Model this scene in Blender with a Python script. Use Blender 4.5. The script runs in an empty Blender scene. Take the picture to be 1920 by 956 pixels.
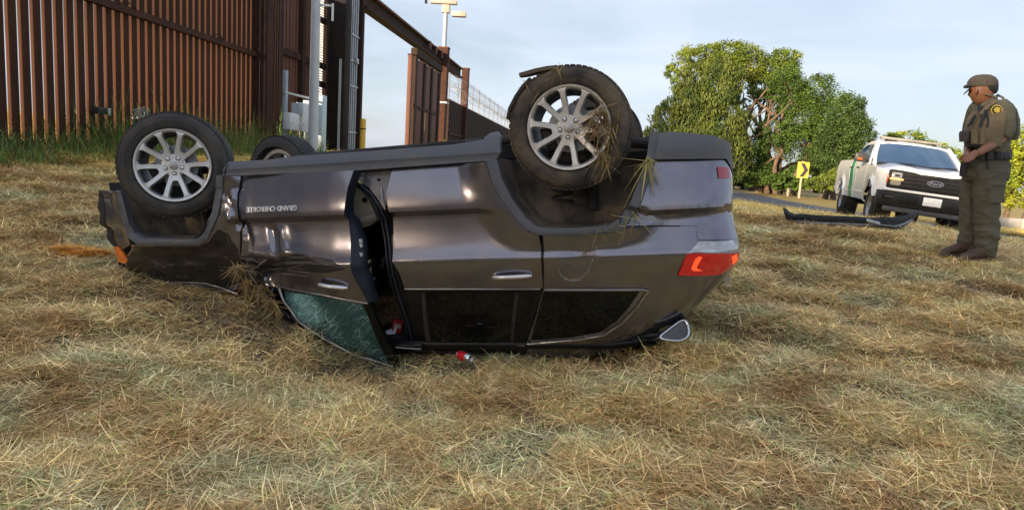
import bpy, bmesh, math, random
import numpy as np
from mathutils import Vector, Matrix, noise
from mathutils.geometry import delaunay_2d_cdt

random.seed(7); rng = np.random.default_rng(7)
C = bpy.context.scene.collection
SC = bpy.context.scene
R_ = math.radians

# ------------------------------------------------------------------ camera
FPX, CX, CY = 1260.0, 960.0, 478.0              # focal length and centre in photograph pixels
PITCH, ROLL = R_(7.9), R_(3.6)
CAM = np.array([0, 0, 1.5])
FW = np.array([0, math.cos(PITCH), -math.sin(PITCH)])
U0 = np.array([0, math.sin(PITCH), math.cos(PITCH)]); X0 = np.array([1.0, 0, 0])
RT = X0 * math.cos(ROLL) + U0 * math.sin(ROLL)
UP = U0 * math.cos(ROLL) - X0 * math.sin(ROLL)
cd = bpy.data.cameras.new('camera'); cam = bpy.data.objects.new('camera', cd); C.objects.link(cam)
cd.sensor_width = 36; cd.lens = 36 * FPX / 1920; cd.clip_start = 0.05; cd.clip_end = 3000
cam.matrix_world = Matrix(((RT[0], UP[0], -FW[0], CAM[0]), (RT[1], UP[1], -FW[1], CAM[1]), (RT[2], UP[2], -FW[2], CAM[2]), (0, 0, 0, 1)))
SC.camera = cam

def ray(x, y): return FW + RT * (x - CX) / FPX - UP * (y - CY) / FPX
def at(x, y, dep): return CAM + ray(x, y) * dep
def on_plane(x, y, q, n):                          # where the sight line meets a vertical plane
    d = ray(x, y); q = np.asarray(q, float); n = np.asarray(n, float)
    return CAM + d * (((q - CAM) @ n) / (d @ n))

# ------------------------------------------------------------------ light
SUN_EL, SUN_AZ = R_(11.3), R_(-135)                  # azimuth from +Y, clockwise positive: left, a little behind the camera
sdir = Vector((math.sin(SUN_AZ) * math.cos(SUN_EL), math.cos(SUN_AZ) * math.cos(SUN_EL), math.sin(SUN_EL)))
sl = bpy.data.lights.new('sun', 'SUN'); sl.energy = 5.0; sl.angle = R_(3.0); sl.color = (1.0, 0.79, 0.56)
so = bpy.data.objects.new('sun', sl); C.objects.link(so); so.rotation_euler = sdir.to_track_quat('Z', 'Y').to_euler()
W = bpy.data.worlds.new('World'); SC.world = W; W.use_nodes = True
nt = W.node_tree; nt.nodes.clear()
def nd(t, typ, **k):
    n = t.nodes.new(typ)
    for a, b in k.items():
        if a.startswith('_'): n.inputs[int(a[1:]) if a[1:].isdigit() else a[1:]].default_value = b
        else: setattr(n, a, b)
    return n
sky = nd(nt, 'ShaderNodeTexSky', sky_type='NISHITA', sun_disc=False, sun_elevation=SUN_EL, sun_rotation=SUN_AZ, air_density=1.0, dust_density=1.2, ozone_density=1.5)
tc = nd(nt, 'ShaderNodeTexCoord')
mp = nd(nt, 'ShaderNodeMapping'); mp.inputs['Scale'].default_value = (1.1, 1.1, 5.0); mp.inputs['Rotation'].default_value = (0.12, 0.06, 0.4)
n1 = nd(nt, 'ShaderNodeTexNoise'); n1.inputs['Scale'].default_value = 2.1; n1.inputs['Detail'].default_value = 7; n1.inputs['Roughness'].default_value = 0.52; n1.inputs['Distortion'].default_value = 0.5
mr = nd(nt, 'ShaderNodeMapRange'); mr.inputs[1].default_value = 0.34; mr.inputs[2].default_value = 0.68; mr.inputs[3].default_value = 0.40; mr.inputs[4].default_value = 1.0
mx = nd(nt, 'ShaderNodeMix', data_type='RGBA'); mx.inputs[7].default_value = (5.8, 6.4, 7.6, 1)
bg = nd(nt, 'ShaderNodeBackground'); bg.inputs['Strength'].default_value = 0.062
wo = nd(nt, 'ShaderNodeOutputWorld')
lk = nt.links.new
lk(tc.outputs['Generated'], mp.inputs[0]); lk(mp.outputs[0], n1.inputs['Vector']); lk(n1.outputs['Fac'], mr.inputs[0])
lk(mr.outputs[0], mx.inputs[0]); lk(sky.outputs[0], mx.inputs[6]); lk(mx.outputs[2], bg.inputs[0]); lk(bg.outputs[0], wo.inputs[0])
vs = SC.view_settings; vs.view_transform = 'Standard'; vs.look = 'None'; vs.gamma = 1; vs.use_curve_mapping = False; vs.exposure = 1.25
SC.cycles.max_bounces = 5; SC.cycles.transparent_max_bounces = 8

# ------------------------------------------------------------------ helpers
MATS = {}
def M(name, c1, c2=None, scale=5.0, rough=0.6, metal=0.0, bump=0.0, bscale=40.0, coat=0.0, lo=0.35, hi=0.65, world=False, spec=0.5, emit=None, estr=0, trans=0, stretch=None, alpha=1):
    if name in MATS: return MATS[name]
    m = bpy.data.materials.new(name); m.use_nodes = True; t = m.node_tree; p = t.nodes['Principled BSDF']
    p.inputs['Roughness'].default_value = rough; p.inputs['Metallic'].default_value = metal
    p.inputs['Coat Weight'].default_value = coat; p.inputs['Coat Roughness'].default_value = 0.04
    p.inputs['Specular IOR Level'].default_value = spec; p.inputs['Transmission Weight'].default_value = trans; p.inputs['Alpha'].default_value = alpha
    p.inputs['Base Color'].default_value = (*c1, 1)
    if emit: p.inputs['Emission Color'].default_value = (*emit, 1); p.inputs['Emission Strength'].default_value = estr
    co = t.nodes.new('ShaderNodeNewGeometry').outputs['Position'] if world else t.nodes.new('ShaderNodeTexCoord').outputs['Object']
    if stretch:
        mp = t.nodes.new('ShaderNodeMapping'); mp.inputs['Scale'].default_value = stretch; t.links.new(co, mp.inputs[0]); co = mp.outputs[0]
    if c2:
        n = t.nodes.new('ShaderNodeTexNoise'); n.inputs['Scale'].default_value = scale; n.inputs['Detail'].default_value = 6; n.inputs['Roughness'].default_value = 0.62
        r = t.nodes.new('ShaderNodeMapRange'); r.inputs[1].default_value = lo; r.inputs[2].default_value = hi
        x = t.nodes.new('ShaderNodeMix'); x.data_type = 'RGBA'; x.inputs[6].default_value = (*c1, 1); x.inputs[7].default_value = (*c2, 1)
        t.links.new(co, n.inputs['Vector']); t.links.new(n.outputs['Fac'], r.inputs[0]); t.links.new(r.outputs[0], x.inputs[0]); t.links.new(x.outputs[2], p.inputs['Base Color'])
    if bump:
        n = t.nodes.new('ShaderNodeTexNoise'); n.inputs['Scale'].default_value = bscale; n.inputs['Detail'].default_value = 5
        b = t.nodes.new('ShaderNodeBump'); b.inputs['Strength'].default_value = bump; b.inputs['Distance'].default_value = 0.02
        t.links.new(co, n.inputs['Vector']); t.links.new(n.outputs['Fac'], b.inputs['Height']); t.links.new(b.outputs[0], p.inputs['Normal'])
    MATS[name] = m; return m

class MB:
    """collects closed shapes, builds them as one mesh object"""
    def __init__(s): s.v = []; s.f = []
    def add(s, vs, fs):
        b = len(s.v); s.v += [tuple(float(c) for c in q) for q in vs]; s.f += [[i + b for i in f] for f in fs]; return s
    def box(s, c, d, rot=None, bev=0.0):
        hx, hy, hz = d[0] / 2, d[1] / 2, d[2] / 2
        if bev <= 0:
            vs = [(x, y, z) for x in (-hx, hx) for y in (-hy, hy) for z in (-hz, hz)]
            fs = [[0, 1, 3, 2], [4, 6, 7, 5], [0, 4, 5, 1], [2, 3, 7, 6], [0, 2, 6, 4], [1, 5, 7, 3]]
        else:
            bm = bmesh.new(); bmesh.ops.create_cube(bm, size=1, matrix=Matrix.Diagonal((d[0], d[1], d[2], 1)))
            bmesh.ops.bevel(bm, geom=list(bm.edges), offset=bev, segments=2, profile=0.5, affect='EDGES')
            bm.verts.index_update(); vs = [tuple(v.co) for v in bm.verts]; fs = [[v.index for v in f.verts] for f in bm.faces]; bm.free()
        if rot is not None: vs = [tuple(rot @ Vector(q)) for q in vs]
        return s.add([(q[0] + c[0], q[1] + c[1], q[2] + c[2]) for q in vs], fs)
    def tube(s, pts, r, n=8, cap=True, flat=None):
        pts = [Vector(p) for p in pts]; k = len(pts); rs = r if hasattr(r, '__len__') else [r] * k
        T = [(pts[min(i + 1, k - 1)] - pts[max(i - 1, 0)]).normalized() for i in range(k)]
        ref = Vector((0, 0, 1)) if abs(T[0].z) < 0.9 else Vector((1, 0, 0))
        a = T[0].cross(ref).normalized(); vs = []
        for i in range(k):
            a = (a - T[i] * a.dot(T[i])).normalized(); b = T[i].cross(a)
            for j in range(n):
                th = 2 * math.pi * j / n
                vs.append(pts[i] + a * (rs[i] * math.cos(th)) + b * (rs[i] * math.sin(th) * (flat or 1)))
        fs = [[i * n + j, i * n + (j + 1) % n, (i + 1) * n + (j + 1) % n, (i + 1) * n + j] for i in range(k - 1) for j in range(n)]
        if cap: fs += [list(range(n))[::-1], [(k - 1) * n + j for j in range(n)]]
        return s.add(vs, fs)
    def loft(s, rings, cap=True):
        n = len(rings[0]); vs = [q for r in rings for q in r]; k = len(rings)
        fs = [[i * n + j, i * n + (j + 1) % n, (i + 1) * n + (j + 1) % n, (i + 1) * n + j] for i in range(k - 1) for j in range(n)]
        if cap: fs += [list(range(n))[::-1], [(k - 1) * n + j for j in range(n)]]
        return s.add(vs, fs)
    def lathe(s, prof, c, ax, n=32, closed=False):
        c = Vector(c); ax = Vector(ax).normalized(); ref = Vector((0, 0, 1)) if abs(ax.z) < 0.9 else Vector((1, 0, 0))
        a = ax.cross(ref).normalized(); b = ax.cross(a); m = len(prof); vs = []
        for j in range(n):
            th = 2 * math.pi * j / n; d = a * math.cos(th) + b * math.sin(th)
            for (r, h) in prof: vs.append(c + d * r + ax * h)
        fs = []
        for j in range(n):
            for i in range(m if closed else m - 1):
                i2 = (i + 1) % m; j2 = (j + 1) % n
                fs.append([j * m + i, j2 * m + i, j2 * m + i2, j * m + i2])
        return s.add(vs, fs)
    def prism(s, out, origin, ux, uy, th):
        """flat outline (2-D) in the plane ux, uy, given a thickness along ux x uy"""
        o = Vector(origin); ux = Vector(ux); uy = Vector(uy); nn = ux.cross(uy).normalized() * th; k = len(out)
        p = [o + ux * q[0] + uy * q[1] for q in out]
        return s.add(p + [q + nn for q in p], [list(range(k))[::-1], [k + i for i in range(k)]] + [[i, (i + 1) % k, k + (i + 1) % k, k + i] for i in range(k)])
    def build(s, name, mat, parent=None, smooth=35, loc=None, fix=True):
        me = bpy.data.meshes.new(name); me.from_pydata(s.v, [], s.f)
        if fix:
            bm = bmesh.new(); bm.from_mesh(me); bmesh.ops.recalc_face_normals(bm, faces=bm.faces); bm.to_mesh(me); bm.free()
        if smooth:
            me.shade_smooth(); me.set_sharp_from_angle(angle=R_(smooth))
        me.materials.append(mat); o = bpy.data.objects.new(name, me); C.objects.link(o)
        if parent: o.parent = parent
        if loc is not None: o.location = loc
        return o
def tag(o, label=None, cat=None, group=None, kind=None):
    if label: o['label'] = label
    if cat: o['category'] = cat
    if group: o['group'] = group
    if kind: o['kind'] = kind
    return o
def empty(name, loc, label, cat, group=None, rz=0):
    o = bpy.data.objects.new(name, None); C.objects.link(o); o.location = [float(q) for q in loc]; o.rotation_euler = (0, 0, rz); o.empty_display_size = 0.2
    return tag(o, label, cat, group)
def fast_mesh(name, V, F, mat, attr=None, smooth=False):
    """V (n,3) and F (m,k) arrays, k fixed"""
    me = bpy.data.meshes.new(name); k = F.shape[1]
    me.vertices.add(len(V)); me.vertices.foreach_set('co', np.ascontiguousarray(V, np.float32).ravel())
    me.loops.add(F.size); me.loops.foreach_set('vertex_index', np.ascontiguousarray(F, np.int32).ravel())
    me.polygons.add(len(F)); me.polygons.foreach_set('loop_start', np.arange(0, F.size, k, dtype=np.int32)); me.polygons.foreach_set('loop_total', np.full(len(F), k, np.int32))
    me.update(calc_edges=True)
    if attr is not None:
        a = me.color_attributes.new('tint', 'FLOAT_COLOR', 'POINT'); cc = np.ones((len(V), 4), np.float32); cc[:, :attr.shape[1]] = attr; a.data.foreach_set('color', cc.ravel())
    if smooth: me.shade_smooth()
    if mat: me.materials.append(mat)
    return me
def link(name, me, parent=None):
    o = bpy.data.objects.new(name, me); C.objects.link(o)
    if parent: o.parent = parent
    return o
def fuse(name, mb, mat, parent, voxel=0.01, smooth=4, disp=None):
    """closed shapes melted into one continuous skin"""
    me = bpy.data.meshes.new(name); me.from_pydata(mb.v, [], mb.f)
    bm = bmesh.new(); bm.from_mesh(me); bmesh.ops.recalc_face_normals(bm, faces=bm.faces); bm.to_mesh(me); bm.free()
    o = bpy.data.objects.new(name, me); C.objects.link(o)
    r = o.modifiers.new('r', 'REMESH'); r.mode = 'VOXEL'; r.voxel_size = voxel
    if smooth: sm = o.modifiers.new('s', 'SMOOTH'); sm.iterations = smooth; sm.factor = 0.5
    dg = bpy.context.evaluated_depsgraph_get(); m2 = bpy.data.meshes.new_from_object(o.evaluated_get(dg)); m2.name = name
    bpy.data.objects.remove(o); bpy.data.meshes.remove(me)
    if disp:
        n = len(m2.vertices); co = np.empty(n * 3); nn = np.empty(n * 3); m2.vertices.foreach_get('co', co); m2.vertices.foreach_get('normal', nn)
        co = co.reshape(-1, 3); nn = nn.reshape(-1, 3)
        d = np.array([disp(Vector(q)) for q in co]); co = co + nn * d[:, None]; m2.vertices.foreach_set('co', co.ravel()); m2.update()
    m2.shade_smooth(); m2.materials.clear(); m2.materials.append(mat)
    return link(name, m2, parent)
def sstep(a, b, x):
    t = min(1, max(0, (x - a) / (b - a))); return t * t * (3 - 2 * t)
# ------------------------------------------------------------------ ground
CTRL = np.array([(0, -30, .2), (-25, -25, 1.3), (25, -25, .6), (0, -8, .1), (0, 0, .10), (-3, 0, .20), (3, 0, .3), (0, 2.5, .14), (-1.6, 2.6, .18), (1.6, 2.6, .26), (-.24, 3.9, .08), (-.28, 4.3, .09), (-.7, 4.1, -.03), (-.9, 3.7, .03), (-1.5, 3.5, .12), (1.2, 3.4, .26), (-2.5, 5.0, .355), (-2.04, 4.9, .32), (-1.5, 4.65, .14), (-1.04, 4.55, -.03), (-.76, 4.5, -.07), (-1.25, 4.5, .03), (-.3, 4.6, .07), (.15, 4.55, .09), (.56, 4.5, .13), (1.05, 4.45, .24), (1.6, 4.6, .40), (2.1, 5.5, .52), (-3.0, 5.3, .42),
    (-4.6, 6, .55), (-3.85, 5.9, .47), (-3, 8, .68), (-6.5, 9.5, .90), (4.54, 6.87, .79), (3, 5, .52), (3.6, 8.5, .88), (4.6, 8.5, .92), (5.08, 12.04, .86), (5.9, 11.0, .86), (5.84, 9.5, .86), (5.7, 8.0, .82), (6.3, 8.5, .77), (4.8, 14, .84), (2, 8, .70), (1, 12, .88), (-3, 14, 1.0), (8.67, 14.6, .60), (11, 14.2, .46), (9.7, 20, .60), (7.0, 15.5, .68), (8.6, 11.5, .62), (12, 10, .42), (14, 13, .36), (17, 10, .2), (16, 20, .3),
    (-8.4, 10.97, 1.12), (-9, 0, 1.15), (-9.5, -10, 1.2), (-7.3, 20, 1.3), (-6.5, 28.3, 1.5), (-4, 45, 1.45), (-12, 11, 1.4), (-18, 14, 2.0), (-26, 18, 3.2), (-34, 30, 3.4), (-18, 34, 1.7), (0, 20, .92), (3, 30, .8), (17, 45, .5), (10, 45, .55), (28, 40, .3), (30, 25, .2), (40, 60, .3), (0, 60, 1.1), (0, 90, 1.0), (60, 90, .2), (-60, 60, 1.4), (60, 0, .1), (-60, -20, 1.4), (0, -60, .2)])
def _phi(r2): return np.where(r2 > 1e-12, r2 * np.log(r2 + 1e-12) * .5, 0)
_n = len(CTRL); _P = CTRL[:, :2]
_K = _phi(((_P[:, None] - _P[None]) ** 2).sum(-1)) + np.eye(_n) * 0.004
_A = np.zeros((_n + 3, _n + 3)); _A[:_n, :_n] = _K; _A[:_n, _n] = 1; _A[:_n, _n + 1:] = _P; _A[_n, :_n] = 1; _A[_n + 1:, :_n] = _P.T
_w = np.linalg.solve(_A, np.concatenate([CTRL[:, 2], [0, 0, 0]]))
def gz(x, y):
    x = np.atleast_1d(np.asarray(x, float)); y = np.atleast_1d(np.asarray(y, float)); out = np.zeros(len(x))
    d = np.hypot(x, y - 15); k = np.minimum(1, 85 / np.maximum(d, 1e-6)); xx = x * k; yy = 15 + (y - 15) * k
    for s in range(0, len(x), 20000):
        a, b = xx[s:s + 20000], yy[s:s + 20000]
        r2 = (a[:, None] - _P[None, :, 0]) ** 2 + (b[:, None] - _P[None, :, 1]) ** 2
        out[s:s + 20000] = _phi(r2) @ _w[:_n] + _w[_n] + _w[_n + 1] * a + _w[_n + 2] * b
    far = np.clip((d - 60) / 60, 0, 1); out = out * (1 - far) + far * np.minimum(out, .5)
    return out
def G(x, y): return float(gz([x], [y])[0])
def bumps(x, y):
    """small mounds and hollows of cut hay"""
    o = np.array([noise.noise((a * 1.7, b * 1.7, 3.1)) * .042 + noise.noise((a * 4.3, b * 4.3, 9.7)) * .026 for a, b in zip(x, y)])
    return o
# road: far left to near right, behind the grass crest
ROAD = [(at(1390, 364, 46)[0] - 12, 60), (11.5, 46), (10.6, 34), (10.1, 25), (10.2, 19), (11.0, 14.5), (13.2, 10.5), (17.5, 7.5), (24, 5.6), (34, 4.6), (60, 4)]
def spline(pts, n):
    pts = [np.array(p, float) for p in pts]; pts = [2 * pts[0] - pts[1]] + pts + [2 * pts[-1] - pts[-2]]; out = []
    for i in range(1, len(pts) - 2):
        for t in np.linspace(0, 1, n, endpoint=False):
            a, b, c, d = pts[i - 1:i + 3]
            out.append(.5 * ((2 * b) + (-a + c) * t + (2 * a - 5 * b + 4 * c - d) * t * t + (-a + 3 * b - 3 * c + d) * t ** 3))
    out.append(pts[-2]); return np.array(out)
RC = spline(ROAD, 14)
RHW = 3.1
def road_dist(x, y):
    p = np.stack([np.asarray(x, float), np.asarray(y, float)], 1); best = np.full(len(p), 1e9)
    for i in range(len(RC) - 1):
        a, b = RC[i], RC[i + 1]; ab = b - a; t = np.clip(((p - a) @ ab) / (ab @ ab), 0, 1); best = np.minimum(best, np.hypot(*(p - a - t[:, None] * ab).T))
    return best
def warp(n, c, ext_lo, ext_hi, k=7.0):
    t = np.linspace(-1, 1, n); s = np.sinh(t * k) / np.sinh(k)
    return np.where(s < 0, c + s * ext_lo, c + s * ext_hi)
gx = warp(330, 0.3, 600, 600); gy = warp(340, 4.5, 200, 900)
XX, YY = np.meshgrid(gx, gy); xx, yy = XX.ravel(), YY.ravel()
zz = gz(xx, yy); near = np.hypot(xx, yy - 4) < 16
zz[near] += bumps(xx[near], yy[near]) * np.clip((16 - np.hypot(xx[near], yy[near] - 4)) / 4, 0, 1)
rd = road_dist(xx, yy); zz -= .10 * np.clip((RHW + .5 - rd) / .5, 0, 1)
V = np.stack([xx, yy, zz], 1); nx, ny = len(gx), len(gy)
ii = (np.arange(ny - 1)[:, None] * nx + np.arange(nx - 1)[None]).ravel()
Fq = np.stack([ii, ii + 1, ii + nx + 1, ii + nx], 1)

def hay_nodes(m, blade):
    """cut-grass colours: straw, brown and grey-green patches by place; per-blade tint"""
    t = m.node_tree; p = t.nodes['Principled BSDF']; p.inputs['Roughness'].default_value = .75; p.inputs['Specular IOR Level'].default_value = .25
    pos = t.nodes.new('ShaderNodeNewGeometry').outputs['Position']; L_ = t.links.new
    def nz(scale, det, a, b, off=0):
        mp = t.nodes.new('ShaderNodeMapping'); mp.inputs['Location'].default_value = (off, off * 1.7, 0); L_(pos, mp.inputs[0])
        n = t.nodes.new('ShaderNodeTexNoise'); n.inputs['Scale'].default_value = scale; n.inputs['Detail'].default_value = det; L_(mp.outputs[0], n.inputs['Vector'])
        r = t.nodes.new('ShaderNodeMapRange'); r.inputs[1].default_value = a; r.inputs[2].default_value = b; L_(n.outputs['Fac'], r.inputs[0]); return r.outputs[0]
    def mix(f, a, b):
        x = t.nodes.new('ShaderNodeMix'); x.data_type = 'RGBA'; L_(f, x.inputs[0])
        for i, q in ((6, a), (7, b)):
            if isinstance(q, tuple): x.inputs[i].default_value = (*q, 1)
            else: L_(q, x.inputs[i])
        return x.outputs[2]
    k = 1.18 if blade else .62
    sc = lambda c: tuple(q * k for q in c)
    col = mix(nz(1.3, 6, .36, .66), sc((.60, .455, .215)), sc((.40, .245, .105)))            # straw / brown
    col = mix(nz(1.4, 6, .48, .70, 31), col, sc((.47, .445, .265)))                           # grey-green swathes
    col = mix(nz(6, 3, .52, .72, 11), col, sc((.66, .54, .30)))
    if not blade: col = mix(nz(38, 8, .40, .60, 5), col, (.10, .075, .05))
    # greener verge and fields farther off
    sx = t.nodes.new('ShaderNodeSeparateXYZ'); L_(pos, sx.inputs[0])
    r = t.nodes.new('ShaderNodeMapRange'); r.inputs[1].default_value = 9; r.inputs[2].default_value = 13; L_(sx.outputs[1], r.inputs[0])
    col = mix(r.outputs[0], col, mix(nz(.6, 4, .42, .6, 3), sc((.66, .48, .17)), sc((.50, .40, .14))))
    if blade:
        a = t.nodes.new('ShaderNodeAttribute'); a.attribute_name = 'tint'
        x = t.nodes.new('ShaderNodeMix'); x.data_type = 'RGBA'; x.blend_type = 'MULTIPLY'; x.inputs[0].default_value = 1; L_(col, x.inputs[6]); L_(a.outputs['Color'], x.inputs[7]); col = x.outputs[2]
        p.inputs['Subsurface Weight'].default_value = 0
    else:
        n = t.nodes.new('ShaderNodeTexNoise'); n.inputs['Scale'].default_value = 45; n.inputs['Detail'].default_value = 6; L_(pos, n.inputs['Vector'])
        b = t.nodes.new('ShaderNodeBump'); b.inputs['Strength'].default_value = .8; b.inputs['Distance'].default_value = .03; L_(n.outputs['Fac'], b.inputs['Height']); L_(b.outputs[0], p.inputs['Normal'])
    L_(col, p.inputs['Base Color']); return m
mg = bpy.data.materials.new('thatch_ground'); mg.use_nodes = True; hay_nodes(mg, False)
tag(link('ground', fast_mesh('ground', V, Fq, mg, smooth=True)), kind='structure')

asph = M('asphalt', (.085, .085, .095), (.14, .14, .155), 1.5, .85, bump=.3, bscale=90, world=True)
rv, rf = [], []
NW = 8
tang = np.gradient(RC, axis=0); tang /= np.linalg.norm(tang, axis=1)[:, None]; nrm = np.stack([tang[:, 1], -tang[:, 0]], 1)
for i in range(len(RC)):
    for j in range(NW + 1):
        q = RC[i] + nrm[i] * RHW * (2 * j / NW - 1); rv.append((q[0], q[1], G(q[0], q[1]) - .035))
for i in range(len(RC) - 1):
    for j in range(NW): a = i * (NW + 1) + j; rf.append([a, a + 1, a + NW + 2, a + NW + 1])
tag(MB().add(rv, rf).build('road', asph, smooth=60), kind='structure')
def strip_line(name, off, w, mat):
    v, f = [], []
    for i in range(len(RC)):
        for s in (-w / 2, w / 2):
            q = RC[i] + nrm[i] * (off + s); v.append((q[0], q[1], G(q[0], q[1]) - .030))
    for i in range(len(RC) - 1): f.append([2 * i, 2 * i + 1, 2 * i + 3, 2 * i + 2])
    return MB().add(v, f).build(name, mat, smooth=60)
yel = M('road_yellow', (.55, .36, .06), (.35, .24, .08), 8, .8, world=True)
tag(strip_line('centre_line', 0, .12, yel), kind='structure')
# ------------------------------------------------------------------ border fence and gate
rust = M('rusted_steel', (.036, .017, .012), (.075, .030, .018), 3.0, .85, spec=.3, bump=.25, bscale=60, lo=.3, hi=.7)
rust_b = M('bright_rusted_steel', (.14, .050, .026), (.085, .034, .021), 2.2, .72, bump=.25, bscale=50, lo=.3, hi=.75)
rust_d = M('dark_rusted_steel', (.026, .017, .014), (.052, .027, .018), 4.0, .85, spec=.25, bump=.3, bscale=40)
galv = M('galvanised_steel', (.50, .53, .56), (.38, .41, .44), 9, .45, metal=.35)
white_p = M('white_enamel', (.72, .74, .76), (.62, .65, .68), 4, .45)
grey_p = M('grey_enamel', (.33, .38, .43), (.27, .31, .36), 4, .5)
yellow_p = M('yellow_paint', (.72, .47, .03), (.60, .36, .03), 6, .5)
conc = M('concrete', (.42, .40, .37), (.32, .31, .29), 5, .9, bump=.3)
FQ = at(0, 273, 10.97); FU = np.array([math.sin(R_(5.35)), math.cos(R_(5.35)), 0.0]); FN = np.array([FU[1], -FU[0], 0.0])   # along the fence / towards the photographer's side
def fence_s(px, off=0.0):
    """distance along the fence line of the sight line through column px (taken at mid height)"""
    q = on_plane(px, 260, FQ + FN * off, FN); return float((q - FQ) @ FU)
def fpos(s, off=0.0, z=None):
    q = FQ + FU * s + FN * off; return Vector((q[0], q[1], G(q[0], q[1]) if z is None else z))
def fz(px, py, off=0.0): return float(on_plane(px, py, FQ + FN * off, FN)[2])
FR = math.atan2(FU[1], FU[0])
FM = Matrix.Rotation(FR, 3, 'Z')                    # local x along the fence
s_corner = fence_s(457)
PITCHB = .2545
def bollard_fence(s0, s1, top, label, holes=()):
    base = fpos(s0); fmat = M('fence_rust', (.036, .018, .012), (.070, .030, .017), 2.5, .9, spec=.15); root = empty('bollard_fence', base, label, 'fence', rz=FR)
    n = int((s1 - s0) / PITCHB); proto = None
    zs = [G(*fpos(s0 + i * PITCHB)[:2]) for i in range(n)]
    me = None
    for i in range(n):
        if me is None:
            o = MB().box((0, 0, 0), (.172, .066, 1.0), bev=.006).build('bollard', fmat, root); me = o.data
        else: o = link('bollard', me, root)
        zb = zs[i] - .3 - base.z; zt = top - base.z
        o.location = (i * PITCHB, 0, (zb + zt) / 2); o.scale = (1, 1, zt - zb)
    return root, base
top_z = FQ[2] + 5.6
near_f, nb = bollard_fence(-31, s_corner + 1.0, top_z, 'tall dark rusted steel bollard fence along the left side, sky showing through its slats')
zr0, zr1 = fz(170, 0), fz(455, 95)
L0 = s_corner + 31.8
zr = (zr0 + zr1) / 2 - nb.z
o = MB().box((L0 / 2, -.105, zr), (L0, .05, .14)).build('rail', rust, near_f)
o = MB().box((L0 / 2, .11, zr + .02), (L0, .05, .10)).build('rail', rust, near_f)
zb = fz(20, 275) - nb.z
MB().box((21, -.10, zb), (23.5, .04, .20)).build('base_plate', rust_d, near_f)
for s in (3.0, 6.4):
    MB().tube([(31 + s - .25, -.13, zr + .06), (31 + s - .1, -.17, zr + .13), (31 + s + .1, -.17, zr + .13), (31 + s + .25, -.13, zr + .06)], .015).build('cable_loop', rust_d, near_f)
# small lock box and coil of wire on the fence
pb = on_plane(190, 208, FQ + FN * .16, FN); r = empty('lock_box', pb, 'small black lock box with a grey padlock on the fence slats', 'box', rz=FR)
MB().box((0, 0, 0), (.30, .10, .13), bev=.01).build('case', M('black_plastic', (.012, .012, .013), rough=.5), r); MB().box((.12, -.07, -.01), (.06, .04, .14), bev=.01).build('padlock', galv, r)
pb = on_plane(262, 216, FQ + FN * .2, FN); coil = MB()
for k in range(5): coil.tube([(.13 * math.cos(a) + .05 * k - .1, .05 * math.sin(2 * a + k), .09 * math.sin(a) + .02 * k) for a in np.linspace(0, 6.28, 17)], .008, 5)
r = coil.build('wire_coil', galv, loc=pb); tag(r, 'grey coil of wire hung on the fence slats above the front tyre', 'wire')
# corner column
s_c = (fence_s(457) + fence_s(499)) / 2 + .15
cp = fpos(s_c); r = empty('fence_column', cp, 'broad rusted steel column at the end of the slatted fence', 'column', rz=FR)
hh = top_z - cp.z + .3
MB().box((0.0, -.1, hh / 2 - .3), (.62, .62, hh + .3), bev=.015).build('post', rust, r)
MB().box((.40, -.30, hh / 2 - .3), (.10, .14, hh + .3), bev=.006).build('flange', rust_b, r)
MB().box((-.34, -.30, hh / 2 - .3), (.05, .16, hh + .3)).build('flange', rust_d, r)
for k in range(3): MB().box((.12 + .15 * k, -.425, hh / 2 - .3), (.03, .03, hh + .3)).build('rib', rust_b, r)
# sliding gate leaf parked behind the opening
OFFG = -.9
s0, s1 = fence_s(498, OFFG), fence_s(652, OFFG)
gp = fpos(s0, OFFG); gl = empty('sliding_gate', gp, 'rusted sliding gate leaf with dark frame posts parked beside the column', 'gate', rz=FR)
GL = s1 - s0; gh = top_z + .6 - gp.z
sb = fence_s(588, OFFG) - s0
n = int(sb / .26); me = None
for i in range(n):
    if me is None: o = MB().box((0, 0, gh / 2 - .2), (.20, .12, gh), bev=.006).build('slat', rust_b, gl); me = o.data
    else: o = link('slat', me, gl)
    o.location = (.13 + i * .26, random.uniform(-.01, .01), 0)
MB().box((sb / 2, .12, gh / 2 - .2), (sb, .02, gh)).build('backing_sheet', rust, gl)
for px in (513, 556, 600):
    MB().box((fence_s(px, OFFG) - s0, -.16, gh / 2 - .2), (.26, .16, gh), bev=.006).build('frame_post', rust_d, gl)
zA, zB = fz(500, 87, OFFG) - gp.z, fz(610, 128, OFFG) - gp.z
MB().box((GL / 2, -.13, (zA + zB) / 2), (GL, .12, .22)).build('frame_rail', rust_d, gl)
zC = fz(600, 38, OFFG) - gp.z; zD = fz(612, 162, OFFG) - gp.z
for z in (zC, zD): MB().box(((sb + GL) / 2, -.05, z), (GL - sb, .10, .22)).build('frame_rail', rust, gl)
d = Vector((GL - sb, 0, 1.9)); MB().box(((sb + GL) / 2 - .2, -.06, (zC + zD) / 2 + .9), (.16, .08, 2.9), Matrix.Rotation(R_(38), 3, 'Y')).build('brace', rust, gl)
mesh = MB()                                        # expanded-metal screen past the slats
for i in range(int((GL - sb) / .09)): mesh.box((sb + i * .09, .04, gh / 2), (.018, .018, gh))
for i in range(int(gh / .10)): mesh.box(((sb + GL) / 2, .062, i * .10), (GL - sb, .016, .035))
tag(mesh.build('wire_screen', galv, gl, smooth=0), kind='stuff')
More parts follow.
